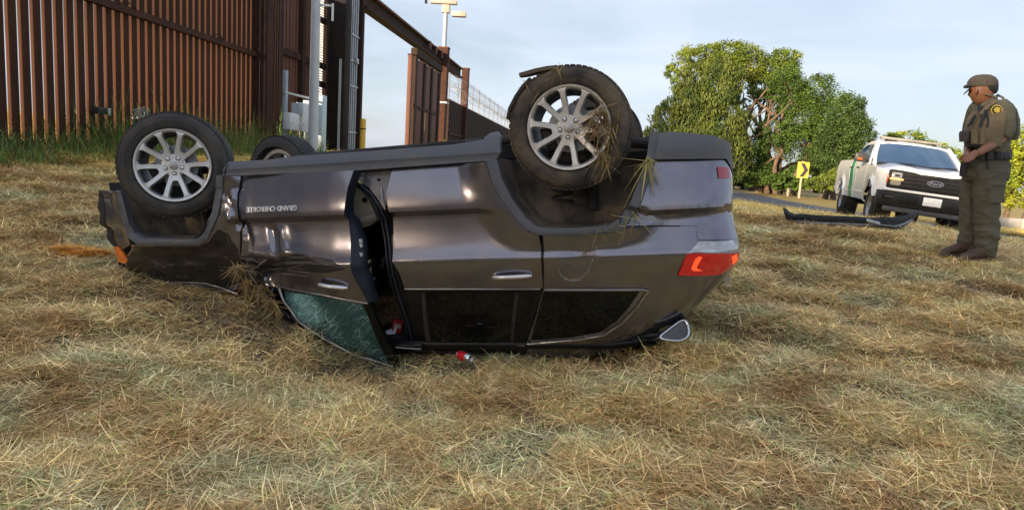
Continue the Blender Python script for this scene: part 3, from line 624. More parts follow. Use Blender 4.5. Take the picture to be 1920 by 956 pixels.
def Lc(px, py, yf):
    """photo point -> (x, z) on the car's side where its half width is yf(x, z)"""
    d = ray(px, py); Y = .93; cdn = d @ cn; k = (CAM - CO) @ cn
    for _ in range(40):
        P = CAM + d * ((Y - k) / cdn) - CO; x, z = P @ ca, P @ cu
        if x > xrear(z) - .003: x = xrear(z) - .003
        Y = Y * .5 + yf(x, z) * .5
    return (float(x), float(z))
def on_y(px, py, y): 
    d = ray(px, py); P = CAM + d * ((y - (CAM - CO) @ cn) / (d @ cn)) - CO; return Vector((P @ ca, y, P @ cu))
def subdiv(poly, step=.02, closed=True):
    out = []; n = len(poly)
    for i in range(n if closed else n - 1):
        a, b = np.array(poly[i]), np.array(poly[(i + 1) % n]); k = max(1, int(np.hypot(*(b - a)) / step))
        for j in range(k): out.append(tuple(a + (b - a) * j / k))
    if not closed: out.append(tuple(poly[-1]))
    return out
def inside(pts, poly):
    pts = np.asarray(pts, float); P = np.array(poly); x, y = pts[:, 0], pts[:, 1]; r = np.zeros(len(pts), bool); j = len(P) - 1
    for i in range(len(P)):
        c = ((P[i, 1] > y) != (P[j, 1] > y)); dy = (P[j, 1] - P[i, 1]) or 1e-12
        r ^= c & (x < (P[j, 0] - P[i, 0]) * (y - P[i, 1]) / dy + P[i, 0]); j = i
    return r
def inset(poly, d):
    P = np.array(poly); n = len(P); area = .5 * np.sum(P[:, 0] * np.roll(P[:, 1], -1) - np.roll(P[:, 0], -1) * P[:, 1]); s = 1 if area > 0 else -1; out = []
    for i in range(n):
        e0 = P[i] - P[i - 1]; e1 = P[(i + 1) % n] - P[i]; n0 = np.array([-e0[1], e0[0]]) / (np.hypot(*e0) + 1e-9); n1 = np.array([-e1[1], e1[0]]) / (np.hypot(*e1) + 1e-9)
        m = n0 + n1; m /= max(.6, np.hypot(*m)); out.append(tuple(P[i] + m * d * s))
    return out
def panel(name, out, mat, yf, px=True, gap=.003, grid=.022, rim=.022, parent=car, mirror=False, label=None, edge=.014, smooth=40):
    """sheet of body skin over an outline, following the side surface yf, with turned-in edges"""
    poly = [Lc(q[0], q[1], yf) for q in out] if px else list(out)
    poly = subdiv(poly, edge)
    if gap: poly = inset(poly, gap)
    P = np.array(poly); n = len(poly)
    gxs = np.arange(P[:, 0].min(), P[:, 0].max(), grid); gzs = np.arange(P[:, 1].min(), P[:, 1].max(), grid)
    if P[:, 0].max() > 1.9: gxs = np.concatenate([gxs[gxs < 1.9], np.arange(1.9, P[:, 0].max(), grid * .45)])
    g = np.array([(a, b) for a in gxs for b in gzs])
    if len(g):
        g = g[inside(g, poly)]
        if len(g):
            dd = np.min(((g[:, None] - P[None]) ** 2).sum(-1), 1); g = g[dd > (grid * .55) ** 2]
    vs = [Vector(p) for p in poly] + [Vector(p) for p in g]
    ov, oe, of, *_ = delaunay_2d_cdt(vs, [(i, (i + 1) % n) for i in range(n)], [], 0, 1e-6)
    cen = np.array([[sum(ov[i][k] for i in f) / 3 for k in (0, 1)] for f in of]); keep = inside(cen, poly)
    fs = [list(f) for f, k in zip(of, keep) if k]
    v3 = [(q[0], yf(q[0], q[1]), q[1]) for q in ov]
    cnt = {}
    for f in fs:
        for a, b in zip(f, f[1:] + f[:1]): cnt[(a, b)] = 1
    bound = [(a, b) for (a, b) in cnt if (b, a) not in cnt]
    vin = {}
    for a, b in bound:
        for q in (a, b):
            if q not in vin: vin[q] = len(v3); v3.append((v3[q][0], v3[q][1] - rim, v3[q][2]))
    fs += [[b, a, vin[a], vin[b]] for a, b in bound]
    o = MB().add(v3, fs).build(name, mat, parent, smooth=smooth)
    if label: o['label'] = label
    if mirror:
        MB().add([(q[0], -q[1], q[2]) for q in v3], [f[::-1] for f in fs]).build(name, mat, parent, smooth=smooth)
    return o
def trim(name, pts, mat, yf, r=.006, px=True, parent=car, flat=1.0, closed=False, lift=.003):
    q = [Lc(a[0], a[1], yf) for a in pts] if px else pts
    q = subdiv(q, .03, closed=closed)
    return MB().tube([(a[0], yf(a[0], a[1]) + lift, a[1]) for a in q], r, 6, flat=flat).build(name, mat, parent, smooth=60)

def paint_mat():
    m = M('grey_car_paint', (.195, .188, .225), (.165, .16, .195), 3, .23, metal=.88, coat=1.0, spec=.5)
    t = m.node_tree; p = t.nodes['Principled BSDF']; src = p.inputs['Base Color'].links[0].from_socket
    co = t.nodes.new('ShaderNodeTexCoord').outputs['Object']
    n = t.nodes.new('ShaderNodeTexNoise'); n.inputs['Scale'].default_value = 2.3; n.inputs['Detail'].default_value = 9; n.inputs['Roughness'].default_value = .7
    mp = t.nodes.new('ShaderNodeMapping'); mp.inputs['Scale'].default_value = (1.6, 1, .7); t.links.new(co, mp.inputs[0]); t.links.new(mp.outputs[0], n.inputs['Vector'])
    r = t.nodes.new('ShaderNodeMapRange'); r.inputs[1].default_value = .48; r.inputs[2].default_value = .80; r.inputs[4].default_value = .42; t.links.new(n.outputs['Fac'], r.inputs[0])
    x = t.nodes.new('ShaderNodeMix'); x.data_type = 'RGBA'; x.inputs[7].default_value = (.34, .28, .21, 1); t.links.new(r.outputs[0], x.inputs[0]); t.links.new(src, x.inputs[6]); t.links.new(x.outputs[2], p.inputs['Base Color'])
    a = t.nodes.new('ShaderNodeMapRange'); a.inputs[3].default_value = .02; a.inputs[4].default_value = .35; a.inputs[1].default_value = .35; a.inputs[2].default_value = .85; t.links.new(n.outputs['Fac'], a.inputs[0]); t.links.new(a.outputs[0], p.inputs['Coat Roughness'])
    return m
paint = paint_mat()
clad = M('grey_plastic_cladding', (.085, .090, .105), (.14, .12, .10), 4, .50, bump=.08, bscale=200, lo=.52, hi=.8)
trimp = M('black_trim', (.007, .007, .008), (.016, .015, .014), 5, .30, lo=.5, hi=.8, spec=.3)
rub = M('dark_plastic', (.018, .017, .017), (.06, .05, .038), 3.5, .75, lo=.48, hi=.75, bump=.15, bscale=60)
liner = M('dusty_liner', (.055, .046, .038), (.26, .19, .12), 3.6, .85, lo=.42, hi=.72, bump=.25, bscale=35)
chrome = M('chrome', (.78, .78, .80), rough=.12, metal=1.0)
tint = M('tinted_glass', (.003, .0035, .004), (.012, .011, .010), 2.5, .05, lo=.55, hi=.85, spec=.35)
fabric = M('dark_fabric', (.014, .014, .018), (.026, .026, .032), 20, .9)
navy = M('navy_rubber_seal', (.008, .011, .020), (.018, .021, .032), 8, .5, spec=.35)
beige = M('beige_trim', (.46, .41, .33), (.34, .30, .24), 5, .6)
S0 = lambda x, z: S(x, z)
SD = lambda x, z: S(x, z, door=True) + door_off(x)
off = lambda d, f=S0: (lambda x, z: f(x, z) + d)

# wing, front bumper corner
panel('fender', [(417, 331), (454, 329), (446, 363), (447, 404), (451, 472), (460, 506), (448, 530), (440, 545), (400, 541), (330, 529), (262, 526), (240, 514), (236, 480), (246, 458), (258, 457), (372, 459), (389, 449), (409, 402), (417, 345)], paint, S0, mirror=True, label='crushed front wing')
panel('front_bumper', [(187, 357), (216, 357), (226, 400), (241, 447), (245, 457), (226, 470), (208, 446), (193, 402)], paint, S0, mirror=True)
panel('bumper_fascia', [(184, 358), (190, 357), (197, 402), (212, 446), (228, 470), (216, 466), (200, 444), (188, 402)], rub, off(.004), gap=0)
panel('turn_lamp', [(214, 463), (221, 462), (239, 489), (234, 494), (222, 491)], M('amber_lens', (.85, .22, .02), (.75, .16, .01), 20, .25, coat=.6), off(.012), gap=0, grid=.012)
archf_o = [(417, 329), (417, 345), (409, 402), (389, 449), (373, 459), (257, 458), (240, 446), (227, 408), (216, 357)]
archf_i = [(405, 329), (405, 345), (397, 399), (379, 440), (367, 449), (262, 446), (251, 437), (238, 405), (226, 357)]
panel('arch_molding', archf_o + archf_i[::-1], clad, off(.012), gap=0, grid=.01, rim=.05, mirror=True)
archr_o = [(911, 301), (921, 338), (941, 376), (971, 416), (990, 432), (1011, 441), (1080, 441), (1150, 436), (1172, 426), (1200, 385), (1218, 335), (1228, 299), (1236, 247)]
archr_i = [(931, 299), (940, 335), (958, 371), (985, 408), (1003, 423), (1015, 427), (1080, 428), (1140, 423), (1160, 411), (1184, 375), (1203, 325), (1213, 290), (1219, 247)]
panel('arch_molding', archr_o + archr_i[::-1], clad, off(.010), gap=0, grid=.01, rim=.05, mirror=True)
# wheel-well liners, swept inwards from the arches
def well(inner_px, mirror=True):
    q = subdiv([Lc(a[0], a[1], S0) for a in inner_px], .05, closed=False); c = np.mean(np.array(q), 0); v, f = [], []; n = len(q)
    cols = [(.0, 1.0), (-.05, 1.02), (-.16, 1.05), (-.30, 1.05), (-.46, 1.0)]
    for i, a in enumerate(q):
        y0 = S0(*a)
        for (dy, k) in cols:
            w = noise.noise((a[0] * 5, a[1] * 5, dy * 9)) * .012; v.append((c[0] + (a[0] - c[0]) * (k + w), y0 + dy, c[1] + (a[1] - c[1]) * (k + w)))
    m = len(cols)
    for i in range(n - 1):
        for j in range(m - 1): f.append([i * m + j, i * m + j + 1, (i + 1) * m + j + 1, (i + 1) * m + j])
    f.append([i * m + m - 1 for i in range(n)])
    MB().add(v, f).build('wheel_well', liner, car, smooth=60, fix=False)
    if mirror: MB().add([(a, -b, c_) for a, b, c_ in v], f).build('wheel_well', liner, car, smooth=60, fix=False)
well(archf_i); well(archr_i)
sc_ = panel('shaded_scrape', [(250, 462), (372, 463), (392, 453), (408, 430), (430, 440), (448, 470), (458, 506), (446, 528), (438, 541), (400, 538), (330, 526), (264, 523), (244, 512), (240, 482)], M('shade_black_scrape', (.016, .015, .016), (.05, .046, .046), 5, .32, metal=.3, coat=.5, stretch=(1, 1, 5), lo=.5, hi=.75), off(.0022), gap=0, grid=.018, rim=.002)  # black panel paints in the wing's dark reflection and shade; streaks are scrapes
# rear door, quarter, rear bumper
dr = panel('rear_door', [(735, 316), (911, 303), (921, 338), (941, 376), (971, 416), (990, 432), (1011, 441), (1015, 460), (1019, 536), (1019, 541), (758, 541), (747, 510), (735, 491), (730, 400), (723, 366)], paint, S0, mirror=True, grid=.013)
panel('quarter_panel', [(1015, 441), (1080, 441), (1150, 436), (1168, 425), (1305, 424), (1308, 452), (1290, 475), (1270, 517), (1364, 517), (1340, 541), (1321, 560), (1288, 593), (1263, 611), (1233, 628), (1205, 645), (1150, 662), (985, 668), (990, 646), (1019, 541), (1019, 536)], paint, S0, mirror=True, grid=.016)
rb = panel('rear_bumper', [(1229, 300), (1364, 300), (1390, 330), (1392, 392), (1392, 447), (1308, 450), (1305, 424), (1168, 424), (1178, 418), (1200, 385), (1218, 335)], paint, off(.004), mirror=True, grid=.018)
def yclad(x, z): return S(x, 1.2) + .022 - .10 * max(0, (z - 1.27) / .16) ** 2
panel('bumper_cladding', [(1228, 299), (1236, 249), (1262, 247), (1340, 255), (1374, 268), (1394, 320), (1396, 332), (1372, 316), (1362, 298)], clad, yclad, gap=0, mirror=True, grid=.015, rim=.04)
def ysill(x, z): return .930 - .085 * max(0, (z - 1.25) / .16) ** 2.2 + .016 * sstep(1.305, 1.32, z)
panel('sill_cladding', [(417, 329), (418, 318), (430, 303), (500, 300), (560, 292), (700, 283), (850, 271), (905, 262), (918, 250), (932, 247), (937, 255), (939, 285), (930, 299), (911, 302), (735, 315), (663, 320), (455, 329)], clad, ysill, gap=0, mirror=True, grid=.02, rim=.05)
trim('sill_seam', [(428, 309), (422, 327)], trimp, ysill, .004)
panel('reflector', [(1345, 313), (1367, 314), (1371, 334), (1348, 334)], M('red_reflector', (.38, .025, .055), (.30, .02, .04), 30, .2, coat=.6), off(.012), gap=0, grid=.012)
pale_s = M('pale_scuff', (.40, .38, .36), (.16, .14, .13), 30, .6)
rust_s = M('tan_smear', (.20, .14, .09), (.12, .085, .06), 20, .8)
trim('scratch', [(1046, 500), (1052, 517), (1068, 525), (1090, 521), (1104, 507), (1112, 485), (1118, 462)], pale_s, S0, .0022, lift=.0)
trim('scratch', [(1056, 522), (1074, 527), (1092, 524)], pale_s, S0, .003, lift=.0)
for x_, y0_, y1_ in ((1096, 452, 500), (1101, 455, 488), (1120, 446, 460)): trim('mud_smear', [(x_, y0_), (x_ + 1, (y0_ + y1_) / 2), (x_ - 1, y1_)], rust_s, S0, .006, lift=-.0045)
for i in range(9):
    x_, y_ = random.uniform(250, 420), random.uniform(480, 520); trim('scratch', [(x_, y_), (x_ + random.uniform(15, 50), y_ + random.uniform(-6, 8)), (x_ + random.uniform(55, 80), y_ + random.uniform(-8, 8))], pale_s, S0, .0012, lift=.0005)
# tail lamp
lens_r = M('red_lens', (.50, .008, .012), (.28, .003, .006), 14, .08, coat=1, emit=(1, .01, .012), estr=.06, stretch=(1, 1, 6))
tl = panel('tail_lamp', [(1288, 476), (1304, 474), (1388, 472), (1392, 492), (1352, 515), (1270, 517)], lens_r, off(.020), gap=.002, grid=.015, rim=.04, mirror=True)
panel('clear_lens', [(1310, 453), (1374, 449), (1390, 471), (1304, 473), (1290, 475)], M('clear_lens', (.55, .56, .58), (.30, .31, .33), 14, .06, coat=1, metal=.4, stretch=(1, 1, 5)), off(.019), gap=.001, grid=.015, rim=.04, parent=car, mirror=True)
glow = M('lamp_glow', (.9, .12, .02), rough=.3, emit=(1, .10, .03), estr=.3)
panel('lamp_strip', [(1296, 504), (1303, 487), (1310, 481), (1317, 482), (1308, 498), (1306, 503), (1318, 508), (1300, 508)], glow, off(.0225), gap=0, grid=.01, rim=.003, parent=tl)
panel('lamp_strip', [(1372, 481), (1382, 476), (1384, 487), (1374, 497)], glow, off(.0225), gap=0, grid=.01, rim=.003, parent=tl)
# side glass and its bright frame
panel('window_frame', [(757, 541), (1016, 541), (988, 648), (985, 668), (745, 661), (745, 654), (799, 652), (791, 640)], trimp, off(-.006), gap=0, mirror=True)
panel('rear_window', [(796, 549), (1005, 548), (980, 641), (808, 645)], tint, off(-.002), gap=0, grid=.05, mirror=True)
panel('window_seal', [(790, 548), (797, 548), (809, 646), (801, 647)], rub, off(.002), gap=0, grid=.02)
panel('window_seal', [(966, 549), (972, 549), (963, 642), (957, 642)], rub, off(.001), gap=0, grid=.02)
panel('quarter_window', [(1018, 548), (1198, 548), (1180, 575), (1157, 601), (1124, 623), (1078, 632), (996, 638)], tint, off(.006), gap=0, grid=.05, mirror=True)
satin = M('satin_chrome', (.42, .40, .36), (.30, .28, .25), 9, .28, metal=.9)
trim('chrome_strip', [(759, 542), (1013, 542)], satin, off(.004), .006); trim('chrome_strip', [(1020, 543), (1205, 543), (1216, 545)], satin, off(.008), .006)
trim('chrome_strip', [(1216, 545), (1194, 577), (1166, 607), (1132, 629), (1082, 637), (990, 645)], satin, off(.008), .010); trim('chrome_strip', [(797, 652), (860, 650), (984, 647)], satin, off(.004), .007)
trim('door_gap_edge', [(1019, 545), (1004, 600), (987, 648)], satin, off(.0), .003); trim('door_gap_edge', [(1017, 443), (1019, 500), (1019, 540)], trimp, off(.002), .0035)
trim('drip_rail', [(742, 655), (860, 660), (985, 667), (1100, 667)], trimp, off(-.004), .010)
# door handles
def handle(pts, yf, parent):
    a, b = [Lc(*p, yf) for p in pts]; mid = ((a[0] + b[0]) / 2, (a[1] + b[1]) / 2); y = yf(*mid); L = math.hypot(b[0] - a[0], b[1] - a[1]); ang = -math.atan2(b[1] - a[1], b[0] - a[0])
    rot = Matrix.Rotation(ang, 3, 'Y'); mb = MB()
    ps = [Vector(((t - .5) * L, .012 + .030 * math.sin(math.pi * t) ** .6, -.004 + .012 * math.cos(2 * math.pi * t) * 0)) for t in np.linspace(0, 1, 11)]
    mb.tube([rot @ q + Vector((mid[0], y, mid[1])) for q in ps], [.0175 if 0 < i < 10 else .011 for i in range(11)], 10, flat=.8)
    h = mb.build('door_handle', M('silver_trim', (.75, .75, .77), rough=.22, metal=.6, coat=.5), parent, smooth=60)
    cup = MB(); rings = []
    for (rr, dy) in ((1.0, .003), (.85, .001), (.5, -.001)): rings.append([rot @ Vector((math.cos(t) * L * .33 * rr - L * .12, dy, math.sin(t) * .030 * rr + .016)) + Vector((mid[0], y, mid[1])) for t in np.linspace(0, 2 * math.pi, 20, endpoint=False)])
    cup.loft(rings).build('handle_cup', trimp, h, smooth=60)
handle([(925, 518), (997, 515)], S0, dr)
# front door, bent and hanging open
fd = panel('front_door', [(467, 329), (663, 320), (652, 352), (645, 404), (655, 428), (658, 470), (660, 513), (675, 540), (690, 567), (600, 552), (509, 537), (488, 530), (474, 515), (462, 498), (453, 472), (450, 404), (449, 363), (457, 340)], paint, SD, gap=0, grid=.0125, rim=.03, label='dented brown grey front door')
panel('scrape', [(470, 505), (500, 487), (560, 475), (620, 486), (648, 505), (610, 512), (540, 508), (500, 520)], M('scuffed_black', (.030, .027, .028), (.085, .075, .075), 4, .4, stretch=(1.2, 1, 14), lo=.48, hi=.72, metal=.4), off(.0015, SD), gap=0, grid=.015, rim=.002, parent=fd)
handle([(602, 530), (652, 538)], SD, fd)
for i in range(12):
    x_, y_ = random.uniform(480, 560), random.uniform(484, 520); trim('scratch', [(x_, y_), (x_ + random.uniform(20, 45), y_ + random.uniform(-8, 0)), (x_ + random.uniform(50, 95), y_ + random.uniform(-4, 6))], pale_s, SD, .0011, parent=fd, lift=.0008)
trim('scratch', [(456, 520), (470, 506), (486, 496), (500, 487)], pale_s, SD, .005, parent=fd, lift=.001); trim('scratch', [(463, 492), (467, 508), (474, 522), (482, 532)], pale_s, SD, .007, parent=fd, lift=.0)
# door edge thickness seen from behind the open door
ed = [(663, 320), (652, 352), (645, 404), (655, 428), (658, 470), (660, 513), (675, 540), (690, 567)]
q = subdiv([Lc(a[0], a[1], SD) for a in ed], .03, closed=False); v, f = [], []
for i, a in enumerate(q):
    y = SD(*a); e = noise.noise((a[1] * 9, 0, 2)) * .006; tt_ = i / (len(q) - 1); k = sstep(.22, .62, tt_) * (1 - .55 * sstep(.8, 1, tt_)); k0 = .25 + .75 * k
    v += [(a[0], y - .002, a[1]), (a[0] + .012 * k0 + .035 * k, y - .03 + e, a[1]), (a[0] + .015 * k0 + .062 * k, y - .075 - e, a[1]), (a[0] + .012 * k0 + .060 * k, y - .12, a[1])]
for i in range(len(q) - 1):
    for j in range(3): f.append([i * 4 + j, i * 4 + j + 1, i * 4 + j + 5, i * 4 + j + 4])
MB().add(v, f).build('door_edge', navy, fd, smooth=50)
lt = MB()
for t, zz in ((.55, 0), (.60, 0), (.66, 0)):
    a = q[int(t * (len(q) - 1))]; lt.box((a[0] + .055, SD(*a) - .045, a[1]), (.02, .02, .025))
lt.build('door_latch', galv, fd)
panel('door_inner', [(640, 335), (650, 345), (650, 404), (660, 430), (665, 513), (690, 566), (520, 545), (470, 500), (460, 404), (470, 340)], rub, off(-.11, SD), gap=0, grid=.05, parent=fd)
def crack_mat():
    m = bpy.data.materials.new('shattered_glass'); m.use_nodes = True; t = m.node_tree; p = t.nodes['Principled BSDF']; l = t.links.new
    co = t.nodes.new('ShaderNodeTexCoord').outputs['Object']
    p.inputs['Roughness'].default_value = .12; p.inputs['Coat Weight'].default_value = .6
    def vor(scale, stretch, rotz, w):
        mp0 = t.nodes.new('ShaderNodeMapping'); mp0.inputs['Rotation'].default_value = (0, rotz, 0); l(co, mp0.inputs[0])
        mp = t.nodes.new('ShaderNodeMapping'); mp.inputs['Scale'].default_value = stretch; l(mp0.outputs[0], mp.inputs[0])
        v = t.nodes.new('ShaderNodeTexVoronoi'); v.feature = 'DISTANCE_TO_EDGE'; v.inputs['Scale'].default_value = scale; l(mp.outputs[0], v.inputs['Vector'])
        r = t.nodes.new('ShaderNodeMapRange'); r.inputs[1].default_value = 0; r.inputs[2].default_value = w; r.inputs[3].default_value = 1; r.inputs[4].default_value = 0; l(v.outputs['Distance'], r.inputs[0]); return r.outputs[0]
    c1 = vor(15, (.16, 1, 2.4), R_(38), .05); c2 = vor(55, (.7, 1, 1.4), R_(38), .12)
    n = t.nodes.new('ShaderNodeTexNoise'); n.inputs['Scale'].default_value = 5; n.inputs['Detail'].default_value = 5; l(co, n.inputs['Vector'])
    rr = t.nodes.new('ShaderNodeMapRange'); rr.inputs[1].default_value = .42; rr.inputs[2].default_value = .68; l(n.outputs['Fac'], rr.inputs[0])
    d = t.nodes.new('ShaderNodeVectorMath'); d.operation = 'DISTANCE'; l(co, d.inputs[0]); cc = Lc(572, 578, SD); d.inputs[1].default_value = (cc[0], SD(*cc), cc[1])
    hit = t.nodes.new('ShaderNodeMapRange'); hit.inputs[1].default_value = .02; hit.inputs[2].default_value = .17; hit.inputs[3].default_value = 1; hit.inputs[4].default_value = 0; l(d.outputs['Value'], hit.inputs[0])
    def math_(op, a, b):
        x = t.nodes.new('ShaderNodeMath'); x.operation = op; x.use_clamp = True
        for i, q in enumerate((a, b)):
            if isinstance(q, float): x.inputs[i].default_value = q
            else: l(q, x.inputs[i])
        return x.outputs[0]
    dens = math_('ADD', math_('MULTIPLY', rr.outputs[0], .55), hit.outputs[0])
    fac = math_('MULTIPLY', math_('ADD', math_('MULTIPLY', c1, .85), math_('MULTIPLY', c2, .55)), math_('ADD', dens, .12))
    x = t.nodes.new('ShaderNodeMix'); x.data_type = 'RGBA'; x.inputs[6].default_value = (.010, .058, .062, 1); x.inputs[7].default_value = (.55, .95, .95, 1); l(fac, x.inputs[0])
    y = t.nodes.new('ShaderNodeMix'); y.data_type = 'RGBA'; l(math_('MULTIPLY', hit.outputs[0], .45), y.inputs[0]); l(x.outputs[2], y.inputs[6]); y.inputs[7].default_value = (.42, .82, .84, 1)
    l(y.outputs[2], p.inputs['Base Color']); l(math_('ADD', fac, .08), p.inputs['Roughness'])
    b = t.nodes.new('ShaderNodeBump'); b.inputs['Strength'].default_value = .5; b.inputs['Distance'].default_value = .004; l(fac, b.inputs['Height']); l(b.outputs[0], p.inputs['Normal'])
    return m
SDg = lambda x, z: SD(x, z) * .985 + (.018 * noise.noise((x * 3, z * 3, 2)))
wg = panel('front_window', [(533, 545), (600, 555), (680, 570), (700, 615), (729, 680), (671, 664), (612, 635), (564, 602), (541, 574)], crack_mat(), off(-.004, SD), gap=0, grid=.03, rim=.006, parent=fd, label='shattered teal front window')
panel('door_frame', [(681, 568), (693, 568), (720, 630), (746, 688), (727, 683), (700, 618)], trimp, off(.004, SD), gap=0, grid=.02, parent=fd, rim=.05)
trim('chrome_strip', [(509, 536), (600, 552), (690, 569)], satin, off(.002, SD), .006, parent=fd)
trim('chrome_strip', [(524, 541), (534, 568), (562, 604), (612, 638), (671, 668), (738, 687)], satin, off(.004, SD), .010, parent=fd)
# cracks that stand proud in the glass
# badge, upside down with the car
def text_mesh(s, size, ext=.002):
    cu_ = bpy.data.curves.new('t', 'FONT'); cu_.body = s; cu_.size = size; cu_.extrude = ext; cu_.align_x = 'CENTER'; cu_.align_y = 'CENTER'; cu_.resolution_u = 2; cu_.offset = size * .012
    o = bpy.data.objects.new('t', cu_); C.objects.link(o); dg = bpy.context.evaluated_depsgraph_get(); me = bpy.data.meshes.new_from_object(o.evaluated_get(dg)); bpy.data.objects.remove(o); return me
a, b = Lc(463, 391, SD), Lc(557, 391, SD); me = text_mesh('GRAND CHEROKEE', .06, .003); w = max(v.co.x for v in me.vertices) - min(v.co.x for v in me.vertices); hgt = max(v.co.y for v in me.vertices) - min(v.co.y for v in me.vertices)
sx = math.hypot(b[0] - a[0], b[1] - a[1]) / w; sy = .036 / hgt; cx_, cz_ = (a[0] + b[0]) / 2, (a[1] + b[1]) / 2
for v in me.vertices:
    x = cx_ - v.co.x * sx; z = cz_ - v.co.y * sy - (x - cx_) * 0; v.co = (x, SD(x, z) + .003 + v.co.z, z)
me.materials.append(M('badge_silver', (.80, .80, .80), rough=.3, metal=.2)); link('badge', me, fd)

# shell: pillar, cabin, roof, floor, tail, bonnet
SP = off(-.035)
panel('pillar', [(640, 323), (738, 316), (726, 366), (722, 395), (708, 372), (692, 352), (668, 336), (650, 332)], M('inner_grey_paint', (.13, .115, .115), (.10, .09, .09), 5, .4, metal=.4, coat=.5), SP, gap=0, grid=.03)
trim('pillar_hole', [(709, 337), (713, 337)], trimp, SP, .010); trim('wire_clip', [(716, 352), (719, 378), (722, 384)], galv, SP, .004, lift=.01)
for dlt, rr in ((0, .011), (7, .009)):
    trim('door_seal', [(654 - dlt, 338), (676 - dlt, 346), (697 - dlt, 364), (714 - dlt, 390), (724 - dlt, 420), (729 - dlt, 447), (733 - dlt, 490), (744 - dlt, 540), (768 - dlt, 610), (776 - dlt, 646)], navy, off(-.03 - .004 * dlt), rr)
panel('centre_pillar', [(736, 440), (742, 500), (756, 541), (795, 645), (775, 646), (748, 560), (733, 500), (729, 452)], trimp, off(-.035), gap=0, grid=.04, rim=.08)
SI = lambda x, z: .74
panel('beige_trim_panel', [(648, 352), (670, 352), (690, 372), (703, 400), (707, 412), (690, 424), (668, 430), (645, 432)], beige, lambda x, z: .80 - .25 * max(0, 1.12 - z), gap=0, grid=.03, rim=.08)
for (px, py) in ((659, 393), (684, 375)):
    a = Lc(px, py, lambda x, z: .80); MB().lathe([(0, .01), (.018, .01), (.02, 0), (0, 0)], (a[0], .80, a[1]), (0, 1, 0), 14).build('fixing', trimp, car)
trim('trim_roll', [(645, 418), (680, 414), (708, 404)], beige, lambda x, z: .76, .035)
def sheet(name, v, f, mat, mirror=False): return MB().add(v, f).build(name, mat, car, smooth=40)
# floor with tunnel and pipes
fl = MB(); fl.box((-.28, 0, 1.33), (1.9, 1.72, .05)); fl.box((-1.85, 0, 1.25), (1.24, .9, .05)); fl.box((1.35, 0, 1.27), (1.36, .9, .05)); fl.build('floor', rub, car)
ub = MB(); ub.box((.1, 0, 1.39), (2.6, .35, .10), bev=.03); ub.box((1.15, .05, 1.41), (.25, 1.1, .10), bev=.03); ub.build('tunnel', rub, car)
MB().tube([(-1.2, .12, 1.42), (.3, .15, 1.44), (1.0, .4, 1.45), (1.7, .55, 1.33), (2.0, .6, 1.28)], .035, 10).build('exhaust_pipe', rub, car)
MB().tube([(1.75, .55, 1.30), (1.8, -.55, 1.30)], .09, 14).build('muffler', rub, car)
for (x0, x1, y, z, h) in ((-.08, .02, .72, 1.40, .05), (.18, .46, .70, 1.41, .05), (.55, .66, .62, 1.41, .09)): MB().box(((x0 + x1) / 2, y, z), (x1 - x0, .12, h), bev=.012).build('underbody_shield', rub, car)
for x in (-1.71, 1.2): MB().tube([(x, -.62, 1.36), (x, .62, 1.36)], .04, 10).build('axle', rub, car); MB().box((x, 0, 1.30), (.3, .34, .22), bev=.06).build('differential', rub, car)
for s in (-1, 1):
    for x in (-1.71, 1.2):
        MB().tube([(x - .25, s * .40, 1.34), (x, s * .70, 1.36), (x + .25, s * .40, 1.34)], .03, 8).build('suspension_arm', rub, car); MB().tube([(x + .1, s * .55, 1.36), (x + .08, s * .52, .92)], .045, 10).build('damper', rub, car)
# front wheel-well odds and ends
MB().tube([(-1.62, .74, .93), (-1.55, .76, .96), (-1.48, .74, .93), (-1.50, .74, .88), (-1.60, .74, .88), (-1.62, .74, .93)], .028, 8).build('ball_joint', rub, car)
MB().box((-1.75, .55, .95), (.5, .1, .2), bev=.03).build('subframe', liner, car); trim('brake_hose', [(378, 400), (385, 425), (372, 445), (365, 447)], rub, lambda x, z: .80, .010)
for s_ in (-1, 1):
    MB().tube([(-1.66 + .06 * math.cos(a), s_ * .60 + .06 * math.sin(a), .92 + .30 * a / 37.7) for a in np.linspace(0, 37.7, 90)], .009, 6).build('coil_spring', rub, car); MB().tube([(1.08 + .07 * math.cos(a), s_ * .56 + .07 * math.sin(a), .98 + .30 * a / 31.4) for a in np.linspace(0, 31.4, 80)], .010, 6).build('coil_spring', rub, car)
    MB().tube([(-1.45, s_ * .55, 1.30), (-1.60, s_ * .66, 1.15), (-1.52, s_ * .70, 1.0)], .022, 8).build('tie_rod', rub, car)
